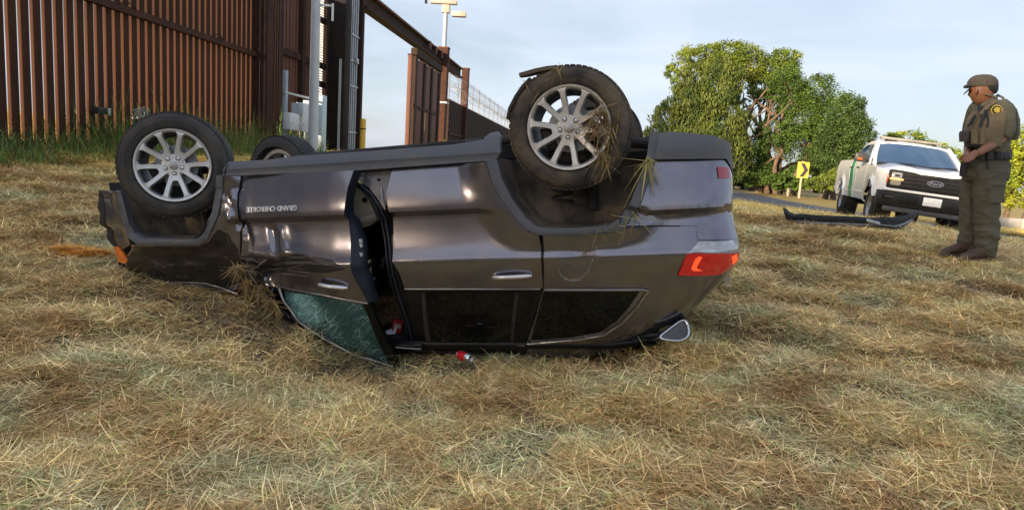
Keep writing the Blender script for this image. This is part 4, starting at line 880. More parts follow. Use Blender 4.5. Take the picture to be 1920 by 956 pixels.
# roof, windscreen, bonnet: the faces that touch the ground
rx = np.linspace(-.75, 1.72, 24); ry = np.linspace(-1, 1, 13); v = [(x, b * .69, -.0 - .045 * (1 - b * b) * (1 if x > -.6 else .5)) for x in rx for b in ry]
sheet('roof', v + [(q[0], q[1], q[2] + .03) for q in v], [[i * 13 + j, i * 13 + j + 1, (i + 1) * 13 + j + 1, (i + 1) * 13 + j] for i in range(23) for j in range(12)] + [[312 + i * 13 + j, 312 + (i + 1) * 13 + j, 312 + (i + 1) * 13 + j + 1, 312 + i * 13 + j + 1] for i in range(23) for j in range(12)], paint)
def ruled(name, A, B, n, m, mat, bulge=0):
    v = []
    for i in range(n + 1):
        for j in range(m + 1):
            a = Vector(A[0]).lerp(Vector(A[1]), j / m); b = Vector(B[0]).lerp(Vector(B[1]), j / m); q = a.lerp(b, i / n); q.z -= bulge * math.sin(math.pi * j / m); q += Vector((0, 0, noise.noise(q * 3) * .02)); v.append(q)
    f = [[i * (m + 1) + j, i * (m + 1) + j + 1, (i + 1) * (m + 1) + j + 1, (i + 1) * (m + 1) + j] for i in range(n) for j in range(m)]
    k = len(v); v2 = v + [q + Vector((0, 0, .02)) for q in v]; return MB().add(v2, f + [[a + k for a in g][::-1] for g in f]).build(name, mat, car, smooth=50)
ruled('windscreen', ((-.72, -.68, .0), (-.72, .68, .0)), ((-1.25, -.78, .40), (-1.25, .78, .40)), 8, 12, tint, .03)
ruled('hood', ((-1.27, -.80, .42), (-1.27, .80, .42)), ((-2.45, -.72, .50), (-2.45, .72, .50)), 14, 14, paint, .05)
hb = panel('hood_edge', [(246, 518), (262, 522), (330, 529), (400, 541), (440, 545), (449, 552), (420, 548), (392, 541), (340, 536), (290, 537), (258, 524)], paint, lambda x, z: .80 - .2 * max(0, -2.0 - x), gap=0, grid=.02, rim=.06)
trim('hood_lip', [(247, 517), (288, 532), (340, 529), (385, 531), (420, 541), (446, 551)], satin, lambda x, z: .815 - .2 * max(0, -2.0 - x), .006)
ruled('front_fascia', ((-2.50, -.70, .5), (-2.50, .70, .5)), ((-2.58, -.62, 1.28), (-2.58, .62, 1.28)), 6, 8, rub)
for s in (-1, 1): MB().tube([(-1.27, s * .84, .46), (-1.0, s * .78, .25), (-.70, s * .69, .02), (-.3, s * .69, 0), (1.4, s * .67, 0), (1.62, s * .62, .02)], .035, 8).build('roof_pillar', trimp, car, smooth=60)
# tail loft
v, f = [], []; zs = np.concatenate([np.linspace(-.02, .9, 24), np.linspace(.92, 1.25, 8)]); th = np.linspace(0, 1, 9); row = None
for z in zs:
    xr = xrear(z); yc = S(xr - .342, z, plain=True); half = [(xr - .34 * (1 - math.sin(t * math.pi / 2)) - .004, yc - .27 * (1 - math.cos(t * math.pi / 2)) - .004) for t in th]; half += [(xr - .03 + .02 * (1 - (b * b)), (yc - .27) * b) for b in np.linspace(.85, 0, 6)]
    r = [(a, b, z) for a, b in half] + [(a, -b, z) for a, b in half[::-1][1:]]; row = len(r); v += r
for i in range(len(zs) - 1):
    for j in range(row - 1): f.append([i * row + j, i * row + j + 1, (i + 1) * row + j + 1, (i + 1) * row + j])
sheet('tailgate', v, f, paint)
ruled('back_window', ((1.68, -.52, .06), (1.68, .52, .06)), ((2.06, -.58, .40), (2.14, .58, .40)), 5, 8, tint, 0)
ruled('rear_spoiler', ((1.40, -.60, -.01), (1.40, .60, -.01)), ((1.60, -.55, .01), (1.60, .55, .01)), 3, 6, trimp, 0)
# chrome-ended roof rail and tailgate trim
SR = lambda x, z: .72 - .45 * (z - .12)
def chaikin_c(p, k=2):
    for _ in range(k): p = [q for i in range(len(p)) for q in ((p[i][0] * .75 + p[(i + 1) % len(p)][0] * .25, p[i][1] * .75 + p[(i + 1) % len(p)][1] * .25), (p[i][0] * .25 + p[(i + 1) % len(p)][0] * .75, p[i][1] * .25 + p[(i + 1) % len(p)][1] * .75))]
    return p + [p[0]]
def yp(pts, y): return [(float(q.x), float(q.z)) for q in (on_y(px, py, y) for px, py in pts)]
rail_o = yp([(1232, 632), (1254, 617), (1276, 602), (1286, 601), (1292, 618), (1290, 630), (1276, 636), (1262, 636)], .72)
rr_ = panel('roof_rail', rail_o, M('rail_dark', (.05, .05, .055), (.035, .035, .04), 9, .3, coat=.4), SR, px=False, gap=0, grid=.02, rim=.09, edge=.01)
MB().tube([(x_, SR(x_, z_) + .004, z_) for x_, z_ in chaikin_c(rail_o)], .009, 8).build('rail_rim', M('soft_chrome', (.55, .56, .60), rough=.25, metal=1.0), rr_, smooth=60)
MB().tube([(.2, .655, .02), (1.2, .655, .015), (1.72, .64, .06)], .022, 8).build('roof_rail', trimp, car)
panel('tailgate_trim', yp([(1352, 521), (1368, 516), (1369, 530), (1357, 536)], .45), chrome, lambda x, z: .45, px=False, gap=0, grid=.02, rim=.05)
# cabin inside
MB().box((-.15, -.55, .78), (1.5, .05, 1.05)).build('cabin_lining', fabric, car); MB().box((-.15, 0, .03), (1.6, 1.2, .02)).build('headliner', fabric, car)
MB().box((.55, 0, .7), (.05, 1.5, 1.2)).build('cabin_partition', fabric, car)
def seat(y, name):
    s = fuse(name, MB().box((-.45, y, 1.08), (.52, .50, .20), bev=.05).box((-.12, y, .72), (.17, .50, .66), Matrix.Rotation(R_(-14), 3, 'Y'), bev=.05).box((0.0, y, .30), (.11, .27, .18), bev=.04), fabric, car, .02, 4); return s
seat(.38, 'seat'); seat(-.38, 'seat')
MB().box((-1.02, 0, .66), (.38, 1.4, .34), bev=.06).build('dashboard', M('dash_plastic', (.012, .013, .016), rough=.5), car)
a = Lc(714, 512, lambda x, z: .1); mb = MB()
ax = Vector((.75, .35, -.45)).normalized(); e1 = ax.cross(Vector((0, 0, 1))).normalized(); e2 = ax.cross(e1); cc = Vector((a[0], .1, a[1]))
mb.tube([cc + (e1 * math.cos(t) + e2 * math.sin(t)) * .18 for t in np.linspace(0, 2 * math.pi, 33)], .016, 8)
sw = mb.build('steering_wheel', M('gloss_black', (.01, .01, .012), rough=.2, coat=.6), car, smooth=60)
mb = MB()
for t in (.3, 2.5, 4.6): mb.tube([cc, cc + (e1 * math.cos(t) + e2 * math.sin(t)) * .17], .014, 6)
mb.build('spoke', galv, sw); MB().lathe([(0, .03), (.06, .02), (.065, -.02), (0, -.03)], cc, ax, 16).build('hub', rub, sw)
MB().tube([(.1, .60, 1.0), (.0, .66, .8), (-.06, .70, .55), (.0, .70, .30)], .018, 8, flat=.2).build('seat_belt', M('belt_grey', (.05, .05, .06), rough=.7), car)
MB().box((-.05, .64, .45), (.05, .03, .12), bev=.01).build('belt_buckle', galv, car)
trim('roof_sill', [(735, 646), (792, 648)], trimp, lambda x, z: .735, .018); trim('sill_strip', [(742, 651), (790, 654)], galv, lambda x, z: .755, .004)

# ------------------------------------------------------------------ wheels of the overturned car
alloy = M('alloy', (.66, .66, .67), (.55, .54, .53), 7, .34, metal=.6); alloy_d = M('alloy_pocket', (.10, .10, .105), (.06, .058, .055), 9, .45, metal=.6)
rubber = M('tyre_rubber', (.028, .027, .027), (.095, .080, .062), 3.2, .75, lo=.46, hi=.75, bump=.2, bscale=50); rubber_m = M('muddy_tyre_rubber', (.032, .029, .027), (.17, .125, .075), 3.4, .85, lo=.42, hi=.70, bump=.4, bscale=40)
disc_m = M('brake_disc', (.34, .35, .37), (.22, .22, .23), 12, .45, metal=.6)
def wheel(cen, nrm_, upv, rot0, rubm, alm, R=.387, W=.25):
    """rim face at cen, nrm_ pointing outwards; ten spokes in five V pairs"""
    nz_ = Vector(nrm_).normalized(); ux = Vector(upv).cross(nz_).normalized(); uy = nz_.cross(ux)
    mw = Matrix(((ux.x, uy.x, nz_.x, cen[0]), (ux.y, uy.y, nz_.y, cen[1]), (ux.z, uy.z, nz_.z, cen[2]), (0, 0, 0, 1)))
    RR = .265
    tp = [(RR - .003, -.02), (RR + .012, .004), (RR + .020, .010), (RR + .055, .016), (RR + .062, .013), (RR + .084, .010), (RR + .104, -.006), (R - .008, -.030), (R, -.055), (R + .002, -W / 2), (R, -W + .055), (R - .010, -W + .030), (R - .05, -W - .005), (RR + .02, -W - .01), (RR - .003, -W + .03)]
    t = MB().lathe(tp, (0, 0, 0), (0, 0, 1), 72, closed=True).build('tyre', rubm, car, smooth=50); t.matrix_local = mw
    tr = MB(); NB = 64
    for i in range(NB):
        a = 2 * math.pi * i / NB
        for (h, w_, dr_, sk) in ((-.047, .045, .002, 0), (-.100, .040, .0055, .4), (-.150, .040, .0055, .6), (-W + .047, .045, .002, 0)):
            aa = a + sk * 2 * math.pi / NB; rot = Matrix.Rotation(aa, 3, 'Z'); tr.box(rot @ Vector((R + dr_ * .6 - .003, 0, h)), (.010, .027, w_), rot)
    for i in range(NB):
        a = 2 * math.pi * (i + .5) / NB; rot = Matrix.Rotation(a, 3, 'Z'); tr.box(rot @ Vector((R - .0135, 0, -.0285)), (.010, .018, .020), rot @ Matrix.Rotation(R_(45), 3, 'Y'))
    tag(tr.build('tread', rubm, t, smooth=0), kind='stuff')
    MB().lathe([(RR + .047, .0165), (RR + .053, .0178), (RR + .059, .0155)], (0, 0, 0), (0, 0, 1), 72).build('sidewall_ring', rubm, t, smooth=60)
    # rim: barrel + lip + spokes cut as V pairs
    rim = MB().lathe([(RR, .006), (RR - .004, .013), (RR - .012, .013), (RR - .020, .006), (RR - .024, -.010), (RR - .026, -.06), (RR - .045, -.14), (RR - .04, -.20), (RR + .002, -.20), (RR + .002, -.02)], (0, 0, 0), (0, 0, 1), 72, closed=True).build('rim', alm, car, smooth=50); rim.matrix_local = mw
    MB().lathe([(RR - .0245, -.030), (RR - .0268, -.06), (RR - .0458, -.14), (RR - .041, -.199), (RR - .05, -.199), (RR - .054, -.14), (RR - .034, -.06), (RR - .030, -.030)], (0, 0, 0), (0, 0, 1), 60, closed=True).build('barrel', alloy_d, rim, smooth=50)
    hubz = -.020; hr = .082; RO = RR - .008
    def zf(r): return hubz + (.008 - hubz) * sstep(.05, RO, r) - .004 * sstep(RO - .02, RO, r)
    def chaikin(p, k=3):
        for _ in range(k): p = [q for i in range(len(p)) for q in ((p[i][0] * .75 + p[(i + 1) % len(p)][0] * .25, p[i][1] * .75 + p[(i + 1) % len(p)][1] * .25), (p[i][0] * .25 + p[(i + 1) % len(p)][0] * .75, p[i][1] * .25 + p[(i + 1) % len(p)][1] * .75))]
        return p
    def pol(r, a): return (r * math.cos(a), r * math.sin(a))
    holes = []
    for k in range(10):
        phi = rot0 + k * math.pi / 5
        inner_pts = [(.062, 6.5), (.100, 10.9)] if k % 2 == 0 else [(.106, 8.0), (.124, 11.4)]
        side = inner_pts + [(.150, 12.9), (.180, 13.7), (.205, 14.2), (.226, 13.6), (.240, 9.8)]
        w_ = [pol(r * 1.035, phi + R_(a_)) for r, a_ in side] + [pol(.243 * 1.035, phi)] + [pol(r * 1.035, phi - R_(a_)) for r, a_ in side[::-1]]
        holes.append(chaikin(w_, 1))
    outer = [pol(RO, 2 * math.pi * i / 80) for i in range(80)]
    vs2 = [Vector(q) for q in outer]; ed2 = [(i, (i + 1) % 80) for i in range(80)]; hl = []
    for hlp in holes:
        b0 = len(vs2); vs2 += [Vector(q) for q in hlp]; ed2 += [(b0 + i, b0 + (i + 1) % len(hlp)) for i in range(len(hlp))]
    for r in np.arange(.02, RO - .006, .014):
        nn = max(6, int(2 * math.pi * r / .014)); g = np.array([pol(r, 2 * math.pi * (i + .5) / nn) for i in range(nn)])
        ok = np.ones(nn, bool)
        for hlp in holes:
            ok &= ~inside(g, hlp); ok &= np.min(((g[:, None] - np.array(hlp)[None]) ** 2).sum(-1), 1) > .006 ** 2
        vs2 += [Vector(q) for q in g[ok]]
    ov, oe, of, *_ = delaunay_2d_cdt(vs2, ed2, [], 0, 1e-7)
    cen_ = np.array([[sum(ov[i][k] for i in f) / 3 for k in (0, 1)] for f in of]); keep = inside(cen_, outer)
    for hlp in holes: keep &= ~inside(cen_, hlp)
    fs_ = [list(f) for f, k in zip(of, keep) if k]; v3 = [(q[0], q[1], zf(math.hypot(q[0], q[1]))) for q in ov]
    es = {}
    for f in fs_:
        for p_, q_ in zip(f, f[1:] + f[:1]): es[(p_, q_)] = 1
    m1, m2 = {}, {}
    for p_, q_ in [e for e in es if (e[1], e[0]) not in es]:
        for e in (p_, q_):
            if e not in m1:
                x_, y_, z_ = v3[e]; r = math.hypot(x_, y_); hc_ = min(holes, key=lambda hh: min((hh[0][0] - x_) ** 2 + (hh[0][1] - y_) ** 2 for hh in [hh])) if r < RO - .004 else None
                best = None
                if r < RO - .004:
                    for hh in holes:
                        d_ = min((q[0] - x_) ** 2 + (q[1] - y_) ** 2 for q in hh)
                        if best is None or d_ < best[0]: best = (d_, hh)
                    cx2 = sum(q[0] for q in best[1]) / len(best[1]); cy2 = sum(q[1] for q in best[1]) / len(best[1]); L_ = math.hypot(cx2 - x_, cy2 - y_); k1 = .0045 / L_
                    m1[e] = len(v3); v3.append((x_ + (cx2 - x_) * k1, y_ + (cy2 - y_) * k1, z_ - .0065)); m2[e] = len(v3); v3.append((x_ + (cx2 - x_) * k1 * 1.5, y_ + (cy2 - y_) * k1 * 1.5, z_ - .040))
                else:
                    m1[e] = len(v3); v3.append((x_, y_, z_ - .006)); m2[e] = len(v3); v3.append((x_, y_, z_ - .04))
        fs_ += [[q_, p_, m1[p_], m1[q_]], [m1[q_], m1[p_], m2[p_], m2[q_]]]
    MB().add(v3, fs_).build('spokes', alm, rim, smooth=32)
    MB().lathe([(0, hubz + .004), (.030, hubz + .004), (.033, hubz + .0015), (.036, hubz - .004), (hr - .012, hubz - .006), (hr, hubz - .012), (hr - .004, hubz - .045), (0, hubz - .045)], (0, 0, 0), (0, 0, 1), 40).build('hub', alm, rim, smooth=40)
    MB().lathe([(0, hubz + .0075), (.026, hubz + .0070), (.030, hubz + .004)], (0, 0, 0), (0, 0, 1), 30).build('centre_cap', M('cap_grey', (.42, .42, .41), (.36, .35, .33), 12, .45, metal=.6), rim, smooth=60)
    nut = None
    for k in range(5):
        a = rot0 + (k + .5) * 2 * math.pi / 5; p = Vector((math.cos(a) * .060, math.sin(a) * .060, hubz))
        MB().lathe([(.0165, -.004), (.017, .001), (.0125, .001), (.0125, -.004)], p, (0, 0, 1), 14, closed=True).build('nut_recess', alloy_d, rim)
        MB().lathe([(0, .013), (.007, .012), (.0115, .006), (.0115, -.01), (0, -.01)], p, (0, 0, 1), 8).build('lug_nut', chrome, rim, smooth=30)
    MB().lathe([(.07, -.105), (.150, -.105), (.150, -.128), (.07, -.128)], (0, 0, 0), (0, 0, 1), 48, closed=True).build('brake_disc', disc_m, rim)
    MB().lathe([(0, -.085), (.06, -.085), (.075, -.105), (.075, -.14), (0, -.14)], (0, 0, 0), (0, 0, 1), 30).build('hub_flange', rub, rim)
    a = R_(-20); MB().box((math.cos(a) * .155, math.sin(a) * .155, -.115), (.07, .16, .07), Matrix.Rotation(a, 3, 'Z'), bev=.015).build('brake_caliper', rub, rim)
    MB().lathe([(0, -.17), (.13, -.17), (.16, -.15), (.165, -.15), (.165, -.175), (0, -.175)], (0.0, -.10, 0), (0, 0, 1), 24).build('dust_shield', rub, rim)
    return t
stn = Vector((math.sin(R_(26)), math.cos(R_(26)), -.02))
alloy_dirty = M('dirty_alloy', (.60, .58, .55), (.34, .27, .19), 5, .42, metal=.5, lo=.45, hi=.75)
wheel((-1.715, .925, 1.384), stn, (0, 0, 1), R_(90 + 0), rubber, alloy)
wheel((1.2, .955, 1.452), (0, 1, .0), (0, 0, 1), R_(100), rubber_m, alloy_dirty)
wheel((-1.80, -.86, 1.30), (.25, -1, 0), (0, 0, 1), .5, rubber, alloy); wheel((1.2, -.955, 1.452), (0, -1, 0), (0, 0, 1), .9, rubber_m, alloy_dirty)
# torn liner strips wrapped over the rear tyre
def band(name, pts, w, th, mat, nrmv):
    mb = MB(); k = Vector(nrmv)
    for i in range(len(pts) - 1):
        pass
    rings = []
    for i, p in enumerate(pts):
        p = Vector(p); t = (Vector(pts[min(i + 1, len(pts) - 1)]) - Vector(pts[max(i - 1, 0)])).normalized(); b = k.cross(t).normalized() * th
        ww = w * (1 if i not in (0, len(pts) - 1) else .55); rings.append([p + k * ww / 2 + b, p - k * ww / 2 + b, p - k * ww / 2 - b, p + k * ww / 2 - b])
    return mb.loft(rings).build(name, mat, car, smooth=40)
band('torn_strip', [on_y(x, y, .90) for x, y in ((975, 142), (990, 139), (1008, 134), (1028, 130), (1046, 127))], .10, .012, M('torn_plastic', (.09, .075, .06), (.17, .125, .085), 6, .9), (0, 1, 0))
band('torn_strip', [on_y(x, y, .90) for x, y in ((953, 225), (958, 205), (970, 182), (983, 163), (996, 148))], .09, .010, rub, (0, 1, 0))
# ------------------------------------------------------------------ white pickup on the road
tq = Vector((9.065, 16.243, .582))
trk = empty('pickup_truck', tq, 'white pickup truck with a green side stripe parked on the road behind the officer', 'pickup truck')
trk.rotation_euler = (R_(-4.63), R_(.5), R_(-106.94))
wp = M('white_car_paint', (.86, .86, .87), (.80, .79, .78), 2, .25, coat=.8)
gp_ = M('green_stripe', (.01, .26, .10), rough=.3, coat=.6); blk = M('grille_black', (.010, .010, .011), (.02, .02, .02), 8, .55, spec=.25); glassT = M('cab_glass', (.012, .045, .11), (.02, .06, .13), 1.5, .04, coat=.8)
def tprof(x, z):
    y = np.interp(z, [.35, .5, .7, .95, 1.12, 1.25, 1.42, 1.9], [.90, .955, .985, .975, .99, .985, .945, .70])
    y -= .16 * sstep(2.15, 2.85, x) ** 1.5 * (1 if z < 1.3 else .6)
    if z > .5:
        for c in (1.84, -1.84):
            d = math.hypot(x - c, z - .42); y += .035 * sstep(.72, .53, d)
    y -= .012 * math.exp(-((z - .80) / .06) ** 2)
    return y
def arc(c, r, a0, a1, n=12): return [(c + r * math.cos(R_(a)), .42 + r * math.sin(R_(a))) for a in np.linspace(a0, a1, n)]
kw = dict(px=False, mirror=True, grid=.07, edge=.06, parent=trk, gap=.006, rim=.05)
panel('front_wing', [(2.70, .72), (2.70, 1.15), (2.3, 1.24), (1.20, 1.30), (1.18, .52), (1.32, .46)] + arc(1.84, .54, 176, 20), wp, tprof, **kw)
panel('front_door', [(1.17, .50), (1.19, 1.34), (.05, 1.37), (.05, .50)], wp, tprof, **kw)
panel('rear_door', [(.04, .50), (.04, 1.37), (-.88, 1.40), (-.88, 1.0), (-.98, .80), (-1.0, .5)], wp, tprof, **kw)
panel('bed_side', [(-1.01, .5), (-.99, .80), (-.90, 1.0), (-.90, 1.43), (-2.92, 1.43), (-2.95, 1.0), (-2.9, .58), (-2.42, .50)] + arc(-1.84, .53, 10, 172), wp, tprof, **kw)
panel('green_stripe', [(-.16, .51), (-.50, 1.40), (-.86, 1.40), (-.56, .51)], gp_, lambda x, z: tprof(x, z) + .006, px=False, mirror=True, grid=.07, edge=.06, parent=trk, gap=0, rim=.01)
kw2 = dict(px=False, mirror=True, grid=.1, edge=.08, parent=trk, gap=0, rim=.03)
cabp = lambda x, z: .965 - .42 * max(0, z - 1.36) - .0
panel('cab_side', [(1.22, 1.30), (1.12, 1.40), (.42, 1.84), (-.55, 1.86), (-.85, 1.78), (-1.0, 1.36)], wp, cabp, **kw2)
panel('side_window', [(1.00, 1.40), (.40, 1.78), (.10, 1.80), (.10, 1.39)], M('sky_glass', (.10, .13, .15), rough=.05, coat=.6), lambda x, z: cabp(x, z) + .008, **kw2)
panel('side_window', [(.02, 1.40), (.02, 1.80), (-.48, 1.80), (-.78, 1.72), (-.85, 1.42)], glassT, lambda x, z: cabp(x, z) + .008, **kw2)
def grid_sheet(name, mat, rows, th=.03, parent=trk):
    n, m = len(rows), len(rows[0]); v = [Vector(q) for r in rows for q in r]; k = len(v); v2 = v + [q - Vector((0, 0, th)) for q in v]
    f = [[i * m + j, i * m + j + 1, (i + 1) * m + j + 1, (i + 1) * m + j] for i in range(n - 1) for j in range(m - 1)]
    edge = []
    for i in range(n - 1): edge += [(i * m, (i + 1) * m), (i * m + m - 1, (i + 1) * m + m - 1)]
    for j in range(m - 1): edge += [(j, j + 1), ((n - 1) * m + j, (n - 1) * m + j + 1)]
    return MB().add(v2, f + [[a + k for a in g][::-1] for g in f] + [[a, b, b + k, a + k] for a, b in edge]).build(name, mat, parent, smooth=50)
ys = np.linspace(-1, 1, 13)
grid_sheet('hood', wp, [[(x + .10 * (1 - b * b), b * w, z + .07 * (1 - abs(b) ** 3) + (.03 if .35 < abs(b) < .72 else 0)) for b in ys] for x, w, z in ((2.72, .84, 1.13), (2.66, .87, 1.18), (2.45, .91, 1.21), (2.0, .925, 1.25), (1.5, .92, 1.28), (1.15, .90, 1.30))])
grid_sheet('windscreen', glassT, [[(x + .13 * (1 - b * b), b * w, z + .01 * (1 - b * b)) for b in ys] for x, w, z in ((1.22, .84, 1.36), (1.0, .80, 1.50), (.72, .745, 1.68), (.45, .69, 1.84))], .01)
for s in (-1, 1): MB().tube([(1.26, s * .87, 1.34), (.95, s * .83, 1.55), (.45, s * .725, 1.85)], .045, 8).build('a_pillar', wp, trk, smooth=60)
grid_sheet('roof', wp, [[(x, b * w, z + .05 * (1 - b * b)) for b in ys] for x, w, z in ((.50, .70, 1.84), (.3, .73, 1.88), (-.4, .73, 1.90), (-.80, .72, 1.85), (-.95, .72, 1.78))])
grid_sheet('rear_screen', glassT, [[(x, b * .74, z) for b in ys] for x, z in ((-.95, 1.78), (-1.0, 1.38))], .02)
MB().tube([(1.29, -.8, 1.345), (1.36, -.3, 1.36), (1.37, .3, 1.36), (1.29, .8, 1.345)], .03, 6).build('cowl', blk, trk)
for s in (-.45, .25): MB().tube([(1.36, s, 1.38), (1.25, s + .5, 1.42)], .014, 6).build('wiper', blk, trk)
lb = MB().box((.05, 0, 1.985), (.26, 1.28, .055), bev=.022).build('light_bar', M('lightbar_grey', (.16, .155, .15), (.28, .25, .2), 6, .3, coat=.5), trk)
for s in (-.5, .5): MB().box((.05, s, 1.935), (.10, .06, .06)).build('foot', blk, lb)
MB().tube([(-.3, .2, 1.92), (-.3, .2, 2.35)], .008, 5).build('antenna', blk, trk)
# front: grille, lamps, bumper
MB().box((2.735, 0, 1.02), (.14, 1.68, .37), bev=.04).build('grille_frame', blk, trk)
for k in range(4): MB().box((2.80, 0, .90 + k * .075), (.05, 1.18, .030), bev=.008).build('grille_bar', M('grille_bar_black', (.018, .018, .020), rough=.4, spec=.35), trk)
for y in (-.40, -.2, .2, .40): MB().box((2.795, y, 1.015), (.03, .022, .30)).build('grille_upright', blk, trk)
for s in (-1, 1):
    h = MB().box((2.79, s * .70, 1.025), (.09, .20, .27), bev=.03).build('headlamp', M('lamp_clear', (.55, .52, .45), (.38, .36, .32), 20, .08, coat=1, metal=.3), trk)
    MB().box((2.825, s * .70, 1.02), (.04, .25, .032), bev=.006).build('daylight_bar', M('amber_bar', (.9, .48, .2), rough=.3, emit=(1, .42, .12), estr=.6), h)
    MB().box((2.72, s * .835, 1.02), (.10, .03, .18), bev=.012).build('side_marker', M('orange_marker', (.65, .12, .03), rough=.25), h)
    MB().box((2.825, s * .70, 1.09), (.03, .10, .05), bev=.01).build('projector', M('lamp_dark', (.06, .06, .06), rough=.1), h)
MB().box((2.76, 0, .805), (.14, 1.80, .055), bev=.02).build('lower_strip', wp, trk)
rings = []
for y in np.linspace(-.97, .97, 15):
    x = 2.88 - .13 * abs(y / .97) ** 3.5; rings.append([(x - .16, y, .50), (x - .02, y, .47), (x + .02, y, .56), (x + .02, y, .70), (x - .02, y, .765), (x - .16, y, .775)])
bp = MB().loft(rings).build('bumper', M('bumper_black', (.014, .0135, .014), (.028, .026, .025), 5, .55, spec=.3), trk, smooth=40)
MB().box((2.84, 0, .42), (.06, 1.70, .10), bev=.03).build('air_dam', M('dam_grey', (.10, .10, .10), (.07, .07, .07), 5, .6), trk)
for s in (-1, 1):
    f = MB().box((2.835, s * .76, .655), (.06, .26, .10), bev=.03).build('fog_lamp_pocket', blk, bp); MB().box((2.85, s * .76, .655), (.05, .18, .055), bev=.02).build('fog_lamp', M('lamp_dark', (.06, .06, .06)), f)
    MB().box((2.895, s * .42, .64), (.03, .34, .13), bev=.014).build('tow_recess', blk, bp)
MB().box((2.915, 0, .655), (.012, .33, .165), bev=.004).build('number_plate', M('plate_white', (.92, .92, .92), rough=.4), trk)
# oval badge with the maker's script
ov = [(math.cos(t) * .150, math.sin(t) * .060) for t in np.linspace(0, 2 * math.pi, 40, endpoint=False)]
eb = MB().prism(ov, (2.83, 0, 1.02), (0, 1, 0), (0, 0, 1), .020).build('badge', chrome, trk); MB().prism([(a * .90, b * .84) for a, b in ov], (2.852, 0, 1.02), (0, 1, 0), (0, 0, 1), .003).build('badge_field', M('badge_dark', (.015, .02, .05), rough=.2, coat=.5), eb)
me = text_mesh('Ford', .085, .002)
for v in me.vertices: v.co = (2.857 + v.co.z, v.co.x * 1.35 + v.co.y * .25, 1.02 + v.co.y * 1.05)
me.materials.append(chrome); link('script', me, eb)
# faint grey door lettering
for k, (tx, zz, sz) in enumerate((('BORDER PATROL', 1.02, .085), ('US', 1.16, .07))):
    me = text_mesh(tx, sz, .001)
    for v in me.vertices: x = .62 + v.co.x; z = zz + v.co.y; v.co = (x, -(tprof(x, z) + .008 + v.co.z), z)
    me.materials.append(M('door_letter_grey', (.45, .50, .55), rough=.4)); link('door_lettering', me, trk)
# mirrors, handles, lamps, steps
for s in (-1, 1):
    m_ = MB().box((1.02, s * 1.13, 1.43), (.14, .26, .20), bev=.04).build('mirror', M('mirror_grey', (.05, .045, .04), (.035, .03, .03), 6, .45), trk); MB().tube([(1.02, s * .95, 1.36), (1.02, s * 1.06, 1.38)], .035, 8).build('mirror_arm', blk, m_)
    MB().box((1.10, s * 1.15, 1.39), (.02, .10, .05), bev=.006).build('mirror_lamp', M('orange_marker', (.65, .12, .03)), m_)
    for x in (.18, -.72): MB().box((x, s * 1.005, 1.22), (.18, .03, .035), bev=.01).build('door_handle', blk, trk)
    MB().box((-2.93, s * .90, 1.18), (.10, .13, .40), bev=.02).build('tail_lamp', M('truck_red_lens', (.45, .03, .02), rough=.15, coat=.6), trk)
MB().box((-.2, 0, .52), (4.4, 1.6, .12), bev=.02).build('chassis', rub, trk); MB().box((-1.95, 0, .78), (1.9, 1.6, .06)).build('bed_floor', rub, trk); MB().box((-2.93, 0, 1.05), (.06, 1.74, .76), bev=.02).build('tailgate', wp, trk)
MB().box((2.0, 0, .82), (1.2, 1.5, .5), bev=.05).build('engine_bay', rub, trk); MB().tube([(1.84, -.7, .40), (1.84, .7, .40)], .06, 8).build('axle', rub, trk); MB().tube([(-1.84, -.7, .40), (-1.84, .7, .40)], .07, 8).build('axle', rub, trk)
MB().lathe([(0, -.12), (.14, -.08), (.16, 0), (.14, .08), (0, .12)], (-1.84, 0, .40), (0, 1, 0), 16).build('differential', M('rusty_iron', (.14, .07, .03), (.08, .05, .03), 8, .8), trk)
for s in (-1, 1):
    MB().box((.1, 0 + s * .88, 1.0), (2.1, .04, .7)).build('inner_door', fabric, trk)
    for x in (1.84, -1.84):
        MB().lathe([(.50, 0), (.54, -.02), (.52, -.34), (.48, -.34)], (x, s * .90, .42), (0, s, 0), 28, closed=True).build('wheel_arch_liner', rub, trk)
tyre_t = M('truck_tyre', (.022, .022, .023), (.05, .046, .042), 5, .85, bump=.3, bscale=40); steel_w = M('steel_wheel', (.40, .40, .42), (.30, .30, .31), 7, .4, metal=.7)
for x in (1.84, -1.84):
    for s in (-1, 1):
        w = MB().lathe([(.22, .10), (.27, .125), (.34, .135), (.385, .115), (.40, .09), (.402, -.09), (.385, -.115), (.34, -.135), (.22, -.10)], (x, s * .80, .40), (0, s, 0), 40, closed=True).build('tyre', tyre_t, trk, smooth=45)
        tr = MB()
        for i in range(44):
            a = 2 * math.pi * i / 44; rot = Matrix.Rotation(-a, 3, 'Y')
            for yy in (-.075, 0, .075): tr.box(Vector((x, s * .80 + yy, .40)) + Matrix.Rotation(-a - (.07 if yy == 0 else 0), 3, 'Y') @ Vector((.404, 0, 0)), (.020, .062, .034), rot)
        tag(tr.build('tread', tyre_t, w, smooth=0), kind='stuff')
        rm = MB().lathe([(.22, .10), (.225, .11), (.21, .09), (.17, .05), (.10, .075), (.06, .09), (0, .09), (0, -.05), (.2, -.10), (.22, -.10)], (x, s * .80, .40), (0, s, 0), 32).build('rim', steel_w, trk, smooth=40)
        for k in range(6): a = k * math.pi / 3; MB().lathe([(0, .004), (.028, .004), (.030, 0), (0, 0)], Vector((x + .135 * math.cos(a), s * (.80 + .066), .40 + .135 * math.sin(a))), (0, s, 0), 10).build('wheel_slot', blk, rm)
